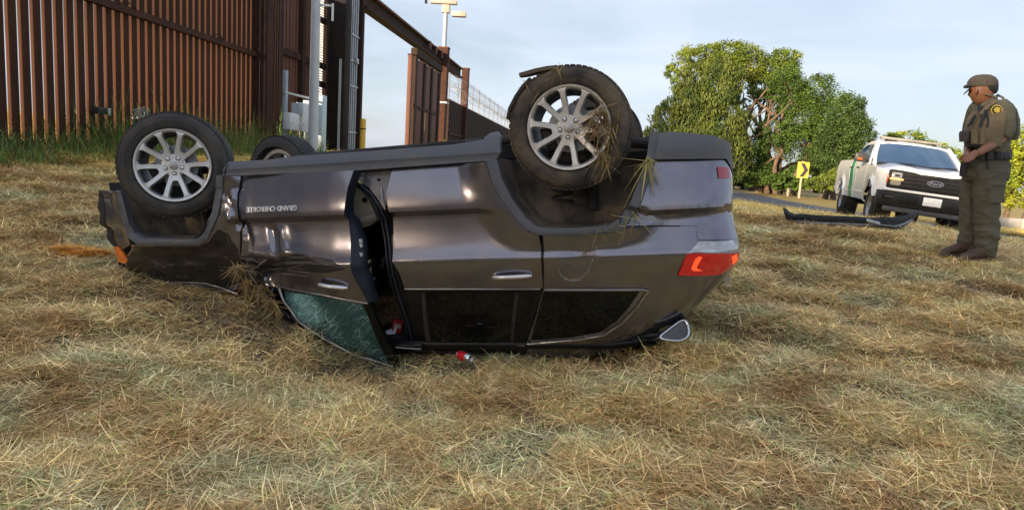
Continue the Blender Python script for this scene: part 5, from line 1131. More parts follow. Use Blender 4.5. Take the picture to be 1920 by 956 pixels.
# ------------------------------------------------------------------ officer
OY = 6.87
def oq(px, py, dy=0.0): d = ray(px, py); return Vector(CAM + d * ((OY + dy) / d[1]))
foot = oq(1833, 481); foot.z = min(foot.z, G(foot.x, foot.y) + .02)
off_ = empty('person', foot, 'officer in dark green uniform, tan vest and cap standing on the grass with hands clasped', 'person')
def op(px, py, dy=0.0): return oq(px, py, dy) - foot
PXM = OY / FPX
def ell(mb, c, r, rot=None, n=16, m=10):
    rings = []
    for i in range(m):
        a = -math.pi / 2 + math.pi * (i + .5) / m; z = math.sin(a); q = math.cos(a)
        ring = [Vector((math.cos(t) * q * r[0], math.sin(t) * q * r[1], z * r[2])) for t in np.linspace(0, 2 * math.pi, n, endpoint=False)]
        if rot is not None: ring = [rot @ p for p in ring]
        rings.append([p + Vector(c) for p in ring])
    return mb.loft(rings)
def oring(px0, px1, py, dep, dy=0.0, yaw=0.0, n=20, sq=2.3):
    """horizontal ring spanning columns px0..px1 at row py, dep deep"""
    a, b = op(px0, py, dy), op(px1, py, dy); c = (a + b) / 2; h = (b - a) / 2; dv = Vector((0, dep / 2, 0)); out = []
    for t in np.linspace(0, 2 * math.pi, n, endpoint=False):
        ct, st = math.cos(t), math.sin(t); k = (abs(ct) ** sq + abs(st) ** sq) ** (-1 / sq); out.append(c + h * ct * k + dv * st * k)
    return out
skin = M('brown_skin', (.30, .135, .075), (.24, .105, .06), 9, .5); olive = M('olive_cloth', (.092, .090, .060), (.125, .120, .082), 5, .85, bump=.25, bscale=160); olive_d = M('olive_trousers', (.108, .100, .070), (.078, .072, .050), 4, .85, bump=.25, bscale=160)
tanv = M('tan_webbing', (.22, .165, .092), (.165, .125, .072), 8, .85, bump=.3, bscale=120); blackw = M('black_webbing', (.012, .013, .016), (.022, .022, .026), 12, .6); capm = M('khaki_cap', (.085, .072, .055), (.065, .056, .043), 10, .85, bump=.2, bscale=200); hairm = M('dark_hair', (.010, .009, .009), (.02, .018, .016), 30, .7); bootm = M('brown_boot', (.105, .055, .036), (.065, .04, .028), 9, .7, bump=.2)
# body: head, neck, arms and hands as one skin
B = MB()
hc = op(1841, 167)
B.loft([oring(1834, 1850, 197, .07, .01), oring(1829, 1852, 192, .12, .0), oring(1824, 1855, 186, .15), oring(1820, 1860, 178, .185), oring(1820, 1863, 170, .20), oring(1820, 1864, 160, .20), oring(1825, 1861, 150, .17), oring(1834, 1852, 145, .10)])
B.tube([op(1819, 171, .10), op(1817, 178, .11), op(1820, 181, .10)], [.010, .016, .012], 8)          # nose, turned away
B.tube([op(1823, 188, .085), op(1826, 189, .04)], [.012, .010], 8)                                  # lips and jaw corner
B.tube([op(1828, 165, -.085), op(1831, 166, -.098), op(1831, 172, -.10), op(1828, 176, -.088)], [.010, .013, .012, .008], 8)   # ear
B.tube([op(1845, 178), op(1851, 192), op(1856, 206, .02)], [.062, .064, .085], 14)
def arm(pts, rs): B.tube(pts, rs, 12)
arm([op(1880, 205, -.05), op(1884, 232, -.06), op(1881, 258, -.07), op(1862, 270, -.15), op(1845, 280, -.22), op(1833, 288, -.25)], [.055, .056, .050, .049, .040, .030])
arm([op(1829, 208, .26), op(1819, 238, .33), op(1818, 262, .30), op(1815, 278, .10), op(1813, 288, -.10)], [.052, .052, .045, .040, .030])
def hand(w, k, dirn, side, curl, th):
    """wrist, knuckle centre, finger direction pieces"""
    w, k = Vector(w), Vector(k); f = (k - w).normalized(); s = Vector(side).normalized(); n = f.cross(s).normalized()
    B.loft([[w + s * .026 + n * .016, w + s * .026 - n * .016, w - s * .026 - n * .016, w - s * .026 + n * .016], [w.lerp(k, .6) + s * .040 + n * .016, w.lerp(k, .6) + s * .040 - n * .016, w.lerp(k, .6) - s * .040 - n * .016, w.lerp(k, .6) - s * .040 + n * .016], [k + s * .040 + n * .012, k + s * .040 - n * .013, k - s * .040 - n * .013, k - s * .040 + n * .012]])
    for i, L in enumerate((.070, .080, .074, .058)):
        b0 = k + s * (.030 - .020 * i); p, d = b0, f.copy(); pts = [b0 - f * .01, b0]; c = n * curl
        for j, l in enumerate((.42, .32, .26)):
            d = (d + c * (.9 + .15 * j)).normalized(); p = p + d * L * l; pts.append(p)
        B.tube(pts, [.0095, .0095, .009, .0082, .0065], 8)
    t0 = w.lerp(k, .35) + s * .034 * th; B.tube([t0, t0 + s * .022 * th + f * .024 + n * curl * .01, t0 + s * .018 * th + f * .052 + n * curl * .022, t0 + s * .006 * th + f * .072 + n * curl * .034], [.014, .0125, .0105, .008], 8)
hand(op(1833, 288, -.25), op(1821, 296, -.27), 0, (.35, .1, 1), .95, 1)
hand(op(1813, 287, -.10), op(1810, 297, -.20), 0, (.6, -.2, .5), .7, -1)
body = fuse('body', B, skin, off_, .0062, 3)
eye = MB(); ell(eye, op(1820, 171, .055), (.011, .011, .011)); eye.build('eye', M('eye_white', (.6, .58, .55), rough=.2), body)
hb_ = fuse('hair', MB().loft([oring(1832, 1864, 177, .16, -.005), oring(1828, 1867, 171, .205), oring(1826, 1867.5, 164, .212), oring(1825, 1867, 159, .212)]), hairm, off_, .008, 2)
# cap: dome with a rear opening, brim, goggles
cp_ = fuse('cap', MB().loft([oring(1817, 1867, 164, .215), oring(1816, 1868, 160, .222), oring(1818, 1867, 152, .215), oring(1822, 1863, 146, .18), oring(1829, 1856, 141.5, .12), oring(1838, 1848, 140, .04)]), capm, off_, .006, 2)
br = MB(); e = []
for t in np.linspace(-1, 1, 13): e.append((op(1819, 163.5 + .5 * t * t, t * .085), op(1805.5 + 8 * t * t, 177.5 - 5 * t * t, .05 + t * .085)))
vv = [p for a, b in e for p in (a, b)]; k = len(vv); vv += [p + Vector((0, 0, -.007)) for p in vv]; ff = [[2 * i, 2 * i + 1, 2 * i + 3, 2 * i + 2] for i in range(12)]
br.add(vv, ff + [[a + k for a in g][::-1] for g in ff] + [[2 * i + 1, 2 * i + 3, 2 * i + 3 + k, 2 * i + 1 + k] for i in range(12)] + [[0, 1, 1 + k, k], [24, 25, 25 + k, 24 + k]]).build('brim', M('brim_dark', (.06, .05, .04), (.045, .04, .032), 9, .8), cp_, smooth=50)
ell(MB(), op(1813, 162.5, .02), (.022, .05, .020)).build('goggles', M('goggle_black', (.02, .02, .022), rough=.15, coat=.6), off_, smooth=60)
op_ = MB(); op_.loft([[op(1857 + 7.5 * math.cos(t), 155.5 - 6.2 * max(0, math.sin(t)) + (0 if math.sin(t) > 0 else 1.0), -.105 + .05 * ((math.cos(t) + 1) / 2)) for t in np.linspace(0, 2 * math.pi, 16, endpoint=False)], [op(1857 + 7 * math.cos(t), 155.5 - 5.8 * max(0, math.sin(t)) + (0 if math.sin(t) > 0 else .8), -.112 + .05 * ((math.cos(t) + 1) / 2)) for t in np.linspace(0, 2 * math.pi, 16, endpoint=False)]]); op_.build('cap_opening', hairm, cp_, smooth=50)
MB().tube([op(1846, 177, -.105), op(1854, 179, -.105), op(1868, 183, -.08)], .006, 6).build('strap', tanv, off_)
# shirt
Sh = MB()
Sh.loft([oring(1818, 1888, 290, .28, .03), oring(1819, 1889, 270, .29, .03), oring(1820, 1893, 245, .32, .04), oring(1824, 1897, 222, .33, .05), oring(1828, 1895, 203, .32, .05), oring(1836, 1884, 192, .26, .04), oring(1842, 1870, 188, .17, .02)])
Sh.tube([op(1874, 193, -.02), op(1884, 206, -.06), op(1886, 225, -.08), op(1884, 244, -.08), op(1878, 258, -.09)], [.070, .085, .088, .086, .074], 16)
Sh.tube([op(1835, 196, .12), op(1828, 210, .25), op(1820, 240, .33), op(1818, 258, .32)], [.065, .078, .078, .066], 16)
Sh.tube([op(1838, 203, -.04), op(1846, 196, -.05), op(1858, 188, -.03), op(1868, 183, .03)], [.022, .030, .030, .024], 10)
def wr(p, s=1): 
    return .007 * s * (noise.noise(p * 9) + .6 * noise.noise(Vector((p.x * 12, p.y * 12, p.z * 26))))
shirt = fuse('shirt', Sh, olive, off_, .011, 3, disp=wr)
MB().tube([op(1836, 199, -.07), op(1838, 209, -.10), op(1836, 216, -.11)], [.018, .022, .010], 8).build('undershirt', blackw, off_)
# trousers
T = MB()
T.loft([oring(1813, 1889, 288, .27, .03), oring(1808, 1890, 305, .29, .03), oring(1806, 1889, 325, .29, .03), oring(1810, 1886, 338, .25, .03)])
def leg(rows, dy): T.loft([oring(a, b, y, d, dy + e) for (a, b, y, d, e) in rows])
leg([(1828, 1886, 318, .21, 0), (1828, 1882, 345, .21, 0), (1828, 1877, 365, .20, 0), (1829, 1872, 388, .19, 0), (1830, 1869, 410, .185, 0), (1831, 1871, 430, .19, 0), (1832, 1872, 442, .20, 0), (1833, 1866, 450, .16, 0), (1832, 1867, 460, .18, 0), (1836, 1865, 470, .16, 0), (1836, 1864, 480, .15, 0)], -.06)
leg([(1806, 1850, 318, .20, 0), (1805, 1843, 345, .18, 0), (1803, 1838, 365, .17, 0), (1802, 1831, 388, .16, 0), (1802, 1828, 410, .155, 0), (1802, 1828, 430, .16, 0), (1801, 1833, 440, .175, 0), (1799, 1831, 452, .18, 0), (1803, 1831, 460, .15, 0), (1806, 1829, 470, .14, 0)], .16)
def wr2(p):
    q = Vector((p.x * 8, p.y * 8, p.z * 13)); low = sstep(.55, .1, p.z)
    rg = 1 - abs(noise.noise(Vector((p.x * 5 + p.z * 4, p.y * 6, p.z * 9 - 5 * p.x)))) * 2.2
    return .012 * noise.noise(q) + .012 * max(0, rg) ** 3 + (.004 + .008 * low) * noise.noise(Vector((p.x * 12 + p.z * 9, p.y * 9, p.z * 19 + 12 * p.x))) 
trs = fuse('trousers', T, olive_d, off_, .011, 3, disp=wr2)
MB().loft([oring(1850, 1884, 352, .06, -.155), oring(1849, 1882, 380, .07, -.150)]).build('cargo_pocket', olive_d, trs, smooth=40); MB().tube([op(1850, 352, -.185), op(1884, 356, -.17)], .010, 6).build('pocket_flap', olive_d, trs)
MB().tube([op(1851, 300, -.12), op(1853, 318, -.125)], .007, 6).build('pocket_seam', blackw, trs)
# boots
def boot(toe, heel, dy, ex):
    a, b = op(*toe, dy - .10), op(*heel, dy); m = MB(); d = (a - b); d.z = 0; L = d.length; d.normalize(); s = Vector((-d.y, d.x, 0)); z0 = b.z; z1 = a.z; rings = []
    for t, w, h in ((-.02, .030, .09), (.05, .042, .13), (.25, .046, .15), (.45, .048, .13), (.65, .054, .100), (.85, .052, .080), (.97, .036, .060), (1.02, .014, .035)):
        c = b + d * L * t; zb = z0 + (z1 - z0) * t - .02; rings.append([c + s * w * math.cos(u) + Vector((0, 0, zb - c.z + max(0, (math.sin(u) * .5 + .5)) ** .6 * h)) for u in np.linspace(0, 2 * math.pi, 14, endpoint=False)])
    o = m.loft(rings).build('boot', bootm, off_, smooth=60); sl_ = MB(); r2 = []
    for t, w in ((-.03, .03), (.1, .044), (.5, .047), (.75, .056), (.95, .044), (1.03, .015)):
        c = b + d * L * t; zb = z0 + (z1 - z0) * t - .022; r2.append([Vector((c.x, c.y, zb)) + s * w * q + Vector((0, 0, e)) for q, e in ((1, 0), (1, .022), (-1, .022), (-1, 0))])
    sl_.loft(r2).build('sole', M('boot_sole', (.05, .035, .028), rough=.8), o)
    MB().tube([b + Vector((0, 0, -.01)), b + Vector((.0, 0, .16))], [.055, .05], 12).build('boot_shaft', bootm, o, smooth=60)
boot((1803, 486), (1853, 482), -.06, 0); boot((1767, 475), (1818, 473), .16, 0)
# vest with pouches, belt, holster, radio
V_ = MB(); V_.loft([oring(1817, 1868, 276, .34, -.03), oring(1815.5, 1870, 262, .36, -.03), oring(1816, 1874, 245, .38, -.02), oring(1821, 1877, 228, .38, -.01), oring(1827, 1877, 214, .36, .01), oring(1837, 1874, 204, .31, .02)])
vest = fuse('vest', V_, tanv, off_, .010, 2, disp=lambda p: .004 * noise.noise(p * 14))
BP = MB(); BP.loft([oring(1880, 1900, 263, .22, .10), oring(1880, 1903, 250, .25, .10), oring(1880, 1903.5, 225, .26, .10), oring(1878, 1899, 207, .24, .10), oring(1876, 1889, 194, .20, .10)])
fuse('back_pack', BP, olive, off_, .011, 3, disp=wr)
for (a, b, w) in (((1852, 200, -.10), (1866, 191, -.08), .022), ((1838, 215, -.15), (1852, 200, -.10), .024), ((1866, 191, -.08), (1880, 189, -.02), .022)): MB().tube([op(*a), op(*b)], w, 8, flat=.6).build('shoulder_strap', tanv, vest)
for (pts, r) in (([(1848, 207, -.15), (1842, 222, -.18), (1837, 238, -.19)], .012), ([(1851, 212, -.15), (1853, 228, -.17), (1851, 240, -.18)], .010), ([(1832, 249, -.19), (1831, 263, -.19)], .007), ([(1823, 272, -.18), (1840, 275, -.19), (1858, 268, -.16)], .009)): MB().tube([op(*p) for p in pts], r, 6).build('webbing_strap', blackw, vest)
for (x0, x1, y0, y1, dy) in ((1822, 1833, 243, 270, -.17), (1835, 1846, 243, 271, -.175), (1848, 1858, 245, 268, -.165)): MB().loft([oring(x0, x1, y1, .06, dy), oring(x0, x1, y0, .06, dy)]).build('pouch', tanv, vest, smooth=40)
MB().loft([oring(1802, 1815, 266, .12, -.04), oring(1801.5, 1816, 250, .13, -.04), oring(1803, 1815, 246, .10, -.04)]).build('side_pouch', M('grey_pouch', (.075, .07, .065), (.055, .05, .046), 7, .7), off_, smooth=50); MB().loft([oring(1814, 1821, 275, .10, -.07), oring(1814, 1822, 247, .10, -.07)]).build('side_pouch', blackw, off_, smooth=50)
MB().tube([op(1829, 216, -.12), op(1820, 231, -.11), op(1814, 238, -.10)], [.016, .017, .010], 8).build('radio', blackw, off_)
MB().tube([op(1884, 190, .0), op(1880, 183, .02), op(1869, 178, .04)], .012, 6).build('radio_cable', M('grey_cable', (.12, .12, .13), rough=.5), off_)
bl_ = fuse('belt', MB().loft([oring(1812, 1890, 300, .33, .03), oring(1811, 1891, 293, .335, .03), oring(1812, 1890, 286, .325, .03)]), blackw, off_, .010, 1)
for (x0, x1, y0, y1, dy) in ((1834, 1845, 288, 300, -.15), (1848, 1860, 286, 299, -.15), (1866, 1878, 284, 298, -.13), (1884, 1896, 281, 298, -.02)): MB().loft([oring(x0, x1, y1, .06, dy), oring(x0, x1, y0, .065, dy)]).build('belt_pouch', blackw, bl_, smooth=40)
MB().loft([oring(1800, 1808, 331, .06, -.03), oring(1801, 1811, 315, .07, -.03), oring(1804, 1813, 303, .07, -.03)]).build('holster', blackw, off_, smooth=50)
# shoulder patch: yellow ring, black field, yellow star
pc = op(1868.5, 207, -.153); nv = Vector((-.12, -1, .18)).normalized(); px_ = nv.cross(Vector((0, 0, 1))).normalized() * -1; py_ = px_.cross(nv) * -1
if py_.z < 0: py_ = -py_
def disc(r, o): return MB().prism([(math.cos(t) * r, math.sin(t) * r) for t in np.linspace(0, 2 * math.pi, 24, endpoint=False)], pc + nv * o, px_, py_, .004 * (1 if px_.cross(py_).dot(nv) > 0 else -1))
pt = disc(.052, 0).build('patch', M('patch_yellow', (.62, .45, .06), rough=.7), shirt); disc(.043, .004).build('patch_field', blackw, pt)
st = [(math.cos(t) * (.034 if i % 2 == 0 else .024), math.sin(t) * (.034 if i % 2 == 0 else .024)) for i, t in enumerate(np.linspace(0, 2 * math.pi, 16, endpoint=False))]
MB().prism(st, pc + nv * .008, px_, py_, .004 * (1 if px_.cross(py_).dot(nv) > 0 else -1)).build('patch_star', M('patch_yellow', (.62, .45, .06)), pt, smooth=0)
# ------------------------------------------------------------------ small things
def gpt(px, py, guess):
    """point of the ground seen at a photo pixel"""
    d = ray(px, py); t = guess
    lo, hi = .5, 60.0
    ts = np.linspace(1.5, 40, 900); P = CAM[None] + d[None] * ts[:, None]; h = P[:, 2] - gz(P[:, 0], P[:, 1]); i = np.argmax(h < 0)
    return Vector(P[i])
# torn bumper strip lying on the crest
cen = gpt(1600, 427, 10)
bs = empty('bumper_strip', cen, 'black torn bumper strip lying bowed on the dry grass in front of the pickup', 'car part')
dY = cen.y
def bq(px, py, dy=0): d = ray(px, py); return Vector(CAM + d * ((dY + dy) / d[1])) - cen
pts = [(1471, 392, .5), (1477, 403, .35), (1486, 410, .2), (1497, 412, .1), (1530, 416, -.05), (1570, 419, -.10), (1610, 419.5, -.10), (1640, 418, -.06), (1654, 419, 0), (1672, 421, .02), (1688, 417, .10), (1705, 409, .25), (1716, 402, .4), (1724, 396, .5)]
ws = [.04, .09, .13, .17, .16, .16, .16, .14, .18, .19, .15, .11, .07, .02]
P3 = [bq(*p) for p in pts]; Pn = []; Wn = []
for i in range(len(P3) - 1):
    for t in (0, .33, .66): Pn.append(P3[i].lerp(P3[i + 1], t)); Wn.append(ws[i] + (ws[i + 1] - ws[i]) * t)
Pn.append(P3[-1]); Wn.append(ws[-1])
for i, p in enumerate(Pn): p.z = max(p.z, G(p.x + cen.x, p.y + cen.y) - cen.z + .075)
def ribbon(pts, w, th, tilt):
    rings = []
    for i, p in enumerate(pts):
        t = (pts[min(i + 1, len(pts) - 1)] - pts[max(i - 1, 0)]).normalized(); side = Vector((0, 0, 1)) - t * t.z; side.normalize(); dn = t.cross(side)
        a = (side * math.cos(tilt) + dn * math.sin(tilt)); b = t.cross(a); w_ = w[i] / 2
        rings.append([p + a * w_ + b * th, p + a * w_ * .3 + b * (th + .03), p - a * w_ + b * th, p - a * w_ - b * th, p + a * w_ * .3 + b * (.03 - th), p + a * w_ - b * th])
    return MB().loft(rings)
ribbon(Pn, Wn, .008, R_(-25)).build('strip', M('scuffed_bumper_plastic', (.008, .008, .009), (.03, .028, .026), 7, .6, lo=.5, hi=.75, spec=.25), bs, smooth=40)
ribbon([p + Vector((0, -.05, -.02)) for p in Pn[8:34]], [.025] * 26, .005, .2).build('lip', M('scratched_edge', (.20, .19, .18), (.08, .08, .08), 20, .5), bs, smooth=40)
MB().box(bq(1637, 416, -.13), (.18, .03, .04), Matrix.Rotation(.2, 3, 'Y'), bev=.01).build('bracket', galv, bs)
# drink can
c0 = gpt(870, 690, 3.4); can = empty('drink_can', c0, 'small red and silver drink can lying on the grass by the car roof', 'can')
ax = Vector((.80, -.60, -.02)).normalized(); r_ = .0315; cz = .085
bot_ = Vector((-.050, .035, cz)); 
MB().lathe([(0, .004), (.024, .000), (.027, .003), (r_, .012), (r_, .098), (.0285, .108)], bot_, ax, 40).build('body', M('can_red', (.62, .012, .022), (.52, .01, .018), 20, .25, metal=.0, coat=.6), can, smooth=40)
MB().lathe([(.0316, .012), (.0316, .018), (.028, .004), (.024, .0005)], bot_, ax, 40).build('base_rim', chrome, can, smooth=50)
MB().lathe([(.0317, .083), (.0317, .099), (.0288, .1085), (.027, .116), (.0255, .118), (.0245, .114), (.022, .112), (0, .112)], bot_, ax, 40).build('lid', M('can_silver', (.70, .72, .76), rough=.25, metal=.9), can, smooth=50)
e1 = ax.cross(Vector((0, 0, 1))).normalized(); e2 = ax.cross(e1)
MB().prism([(math.cos(t) * .009, math.sin(t) * .006) for t in np.linspace(0, 6.283, 12, endpoint=False)], bot_ + ax * .1135 - e2 * .010, e1, e2, .001).build('opening', rub, can, smooth=0); MB().box(bot_ + ax * .1145 + e2 * .006, (.012, .004, .016), bev=.001).build('tab', galv, can)
me = text_mesh('Cola', .030, .0003); out = []
for v in me.vertices:
    a = v.co.y / r_ + R_(68); h = .048 + v.co.x * .9; d = (e1 * -math.cos(a) - e2 * math.sin(a)); q = bot_ + ax * h + d * (r_ + .0008); v.co = q
me.materials.append(M('can_white', (.75, .72, .70), rough=.4)); link('lettering', me, can)
# red carton and paper inside the car's doorway
def in_car(px, py, y): q = on_y(px, py, y); return Vector(CO + ca * q.x + cn * q.y + cu * q.z)
q = in_car(744, 612, .50); r = empty('red_carton', q, 'small red carton lying inside the open doorway of the overturned car', 'carton', rz=.4); MB().box((0, 0, 0), (.075, .05, .11), Matrix.Rotation(.15, 3, 'Y'), bev=.004).build('box', M('carton_red', (.52, .02, .03), (.42, .015, .02), 20, .5), r); MB().box((0, -.027, .01), (.05, .002, .03), Matrix.Rotation(.15, 3, 'Y')).build('print', M('carton_print', (.62, .42, .38), rough=.5), r)
q = in_car(729, 624, .55); r = MB().add([(-.06, 0, -.02), (.045, -.01, -.025), (.06, .01, .05), (-.02, .012, .012), (-.06, .002, -.018), (.045, -.008, -.023), (.06, .012, .052), (-.02, .014, .014)], [[0, 1, 2, 3], [7, 6, 5, 4], [0, 4, 5, 1], [1, 5, 6, 2], [2, 6, 7, 3], [3, 7, 4, 0]]).build('paper_sheet', M('paper', (.72, .76, .80), rough=.8), smooth=0, loc=q); tag(r, 'crumpled white paper sheet lying inside the open doorway of the overturned car', 'paper')
# warm patch of sunlight on the grass, put into the colour of orange blades
def blades(n, bx, by, bz, length, width, tilt, az, bend, tintv, seg=2):
    """grass blades: tapered bent strips as arrays"""
    a = az; dx, dy = np.cos(a), np.sin(a); sx, sy = -np.sin(a), np.cos(a); V = []
    for i in range(seg + 1):
        t = i / seg; ang = tilt + bend * t * .5; h = length * t
        px_ = bx + dx * h * np.sin(ang); py_ = by + dy * h * np.sin(ang); pz_ = bz + h * np.cos(ang) ; w = width * (1 - t * .85) * .5
        V.append(np.stack([px_ - sx * w, py_ - sy * w, pz_], 1)); V.append(np.stack([px_ + sx * w, py_ + sy * w, pz_], 1))
    V = np.stack(V, 1); k = 2 * (seg + 1); base = np.arange(n)[:, None, None] * k
    q = np.array([[2 * i, 2 * i + 1, 2 * i + 3, 2 * i + 2] for i in range(seg)])[None]
    return V.reshape(-1, 3), (base + q).reshape(-1, 4), np.repeat(tintv, k, 0)
def blade_mat(name, c, c2): 
    m = M(name, c, c2, 6, .7, world=True, spec=.25); t = m.node_tree; p = t.nodes['Principled BSDF']; a = t.nodes.new('ShaderNodeAttribute'); a.attribute_name = 'tint'
    x = t.nodes.new('ShaderNodeMix'); x.data_type = 'RGBA'; x.blend_type = 'MULTIPLY'; x.inputs[0].default_value = 1; t.links.new(p.inputs['Base Color'].links[0].from_socket, x.inputs[6]); t.links.new(a.outputs['Color'], x.inputs[7]); t.links.new(x.outputs[2], p.inputs['Base Color']); return m
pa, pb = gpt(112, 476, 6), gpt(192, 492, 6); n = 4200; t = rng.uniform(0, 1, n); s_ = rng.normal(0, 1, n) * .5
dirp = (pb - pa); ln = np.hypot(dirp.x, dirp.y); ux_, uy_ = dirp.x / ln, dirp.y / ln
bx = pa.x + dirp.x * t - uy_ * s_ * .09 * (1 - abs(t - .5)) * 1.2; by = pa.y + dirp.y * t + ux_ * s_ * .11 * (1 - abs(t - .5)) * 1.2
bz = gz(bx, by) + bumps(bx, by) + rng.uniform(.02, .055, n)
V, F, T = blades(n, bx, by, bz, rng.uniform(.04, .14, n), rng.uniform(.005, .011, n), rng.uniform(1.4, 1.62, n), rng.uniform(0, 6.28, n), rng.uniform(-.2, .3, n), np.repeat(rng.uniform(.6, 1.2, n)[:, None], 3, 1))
o = link('painted_sun_patch', fast_mesh('painted_sun_patch', V, F, blade_mat('orange_sunlight_tint', (.98, .50, .08), (.90, .36, .04)), T)); tag(o, 'streak of orange blades imitating sunlight on the cut grass left of the front wing', 'painted sunlight', kind='stuff')
# clumps of torn grass stuck on the car
strw = blade_mat('torn_straw', (.34, .24, .10), (.22, .135, .055)); strg = blade_mat('torn_green_straw', (.30, .29, .10), (.36, .27, .11))
def clump(name, pts, n, lmin, lmax, mat, label, down=.6, spread=.05, wid=(.003, .007)):
    """tangle of stems around points on the car (world)"""
    c = sum((Vector(p) for p in pts), Vector()) / len(pts); P = np.array([tuple(Vector(p) - c) for p in pts]); i = rng.integers(0, len(P), n); b = P[i] + rng.normal(0, spread, (n, 3)) * np.array([1, .5, 1])
    d = rng.normal(0, 1, (n, 3)); d[:, 2] -= down * 1.6; d[:, 1] -= .3; d /= np.linalg.norm(d, axis=1)[:, None]; L = rng.uniform(lmin, lmax, n)[:, None]; s = np.cross(d, rng.normal(0, 1, (n, 3))); s /= np.linalg.norm(s, axis=1)[:, None]
    w = rng.uniform(*wid, n)[:, None] * .5; k = rng.normal(0, .22, (n, 3)) * L; k[:, 2] -= L[:, 0] * .15
    V = np.stack([b - s * w, b + s * w, b + d * L * .5 + k * .5 - s * w, b + d * L * .5 + k * .5 + s * w, b + d * L + k - s * w * .3, b + d * L + k + s * w * .3], 1).reshape(-1, 3); base = np.arange(n)[:, None, None] * 6; F = (base + np.array([[0, 1, 3, 2], [2, 3, 5, 4]])[None]).reshape(-1, 4); T = np.repeat(rng.uniform(.6, 1.35, n), 6)[:, None].repeat(3, 1)
    o = link(name, fast_mesh(name, V, F, mat, T)); o.location = c; return tag(o, label, 'straw')
clump('straw_clump', [in_car(*p) for p in ((1128, 205, .98), (1132, 222, .98), (1120, 235, .97), (1112, 222, .95), (1106, 238, .95), (1140, 248, .985), (1150, 232, .985), (1142, 262, .985), (1128, 290, .985), (1136, 300, .985), (1120, 215, .95))], 330, .03, .13, strw, 'tangle of torn straw caught in the spokes of the rear wheel', .7, .022)
clump('straw_clump', [in_car(*p) for p in ((444, 500, .99), (450, 515, .99), (462, 528, 1.0), (480, 545, 1.01), (495, 556, 1.02), (508, 565, 1.03), (515, 575, 1.03), (492, 540, 1.02), (455, 505, .99))], 420, .03, .12, strw, 'thick wad of torn straw jammed at the crumpled front corner of the hanging door', .6, .014)
clump('straw_clump', [in_car(*p) for p in ((1213, 298, 1.0), (1215, 301, 1.0), (1216, 300, 1.0))], 46, .06, .22, strg, 'few long straws hooked over the rear bumper edge', 1.3, .008)
clump('straw_clump', [in_car(*p) for p in ((1188, 400, 1.0), (1150, 425, 1.0), (1185, 412, 1.0), (1125, 430, 1.0))], 26, .05, .2, strg, 'few loose straws lying along the rear wheel arch edge', .1, .02)
clump('straw_clump', [in_car(*p) for p in ((1046, 128, .95), (1052, 126, .95), (1010, 165, .97), (990, 155, .97))], 34, .03, .12, strw, 'few straws hanging from the torn strip on the rear tyre', .9, .012)
V = [in_car(1106, 315, .99), in_car(1092, 350, 1.0), in_car(1083, 387, 1.0)]; MB().tube(V, [.004, .003, .002], 5).build('long_straw', strg); tag(bpy.data.objects['long_straw'], 'single long straw hanging from the rear wheel into the arch', 'straw')
# ---- tall green weeds along the fence foot
n = 9000; s_ = rng.uniform(-4, s_corner + 2.5, n); cl = np.floor(s_ / .5); amp = np.array([.35 + .65 * (.5 + .5 * noise.noise((c * .9, 4.2, 0)) * 1.6) for c in cl]); offn = rng.uniform(-.2, 1.5, n) ** 1.0
bx = FQ[0] + FU[0] * s_ + FN[0] * offn; by = FQ[1] + FU[1] * s_ + FN[1] * offn; h = rng.uniform(.3, 1.7, n) ** 1.15 * np.clip(amp, .2, 1.2) * np.clip(1.25 - offn * .5, .3, 1.2) * np.where(s_ < 1.5, .55, 1)
V, F, T = blades(n, bx, by, gz(bx, by) - .02, h, rng.uniform(.012, .03, n), rng.uniform(.0, .5, n), rng.uniform(0, 6.28, n), rng.uniform(.2, 1.6, n), np.stack([rng.uniform(.4, 1.3, n), rng.uniform(.65, 1.2, n), rng.uniform(.5, 1.0, n)], 1), 3)
tag(link('weeds', fast_mesh('weeds', V, F, blade_mat('weed_green', (.14, .21, .055), (.22, .22, .08)), T)), 'tall green weeds growing along the foot of the steel fence', 'weeds', kind='stuff')
# ------------------------------------------------------------------ cut hay: clumps of stems scattered over the ground
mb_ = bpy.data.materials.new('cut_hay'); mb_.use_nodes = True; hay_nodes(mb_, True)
hay = bpy.data.collections.new('hay_sources')
def src(n, rad, lying, lmin, lmax, zr, wid):
    a = rng.uniform(0, 6.28, n); r = rad * np.sqrt(rng.uniform(0, 1, n)); bx, by = r * np.cos(a), r * np.sin(a); k = n
    if lying: tilt = rng.uniform(1.38, 1.66, n); bz = rng.uniform(0, zr, n); bend = rng.normal(0, .28, n)
    else: tilt = rng.uniform(.2, 1.2, n); bz = np.zeros(n); bend = rng.normal(.3, .6, n)
    g = rng.uniform(.5, 1.75, n); hue = rng.uniform(0, 1, n); gr = (hue > .86)[:, None]; pale = ((hue < .28))[:, None]; dk = ((hue > .68) & (hue < .86))[:, None]
    T = g[:, None] * np.where(gr, np.array([.72, 1.05, .65]), np.where(pale, np.array([1.55, 1.55, 1.5]), np.where(dk, np.array([.75, .58, .45]), np.array([1, 1, 1]))))
    V, F, T = blades(n, bx, by, bz, rng.uniform(lmin, lmax, n), rng.uniform(*wid, n), tilt, rng.uniform(0, 6.28, n), bend, T, 2)
    return fast_mesh('hay_clump', V, F, mb_, T)
for i in range(7): hay.objects.link(bpy.data.objects.new('hay_clump', src(64, .13, True, .03, .16, .026, (.0026, .0065))))
for i in range(3): hay.objects.link(bpy.data.objects.new('hay_clump', src(30, .09, False, .02, .065, 0, (.0022, .005))))
for i in range(2): hay.objects.link(bpy.data.objects.new('hay_clump', src(7, .10, True, .14, .34, .04, (.003, .006))))
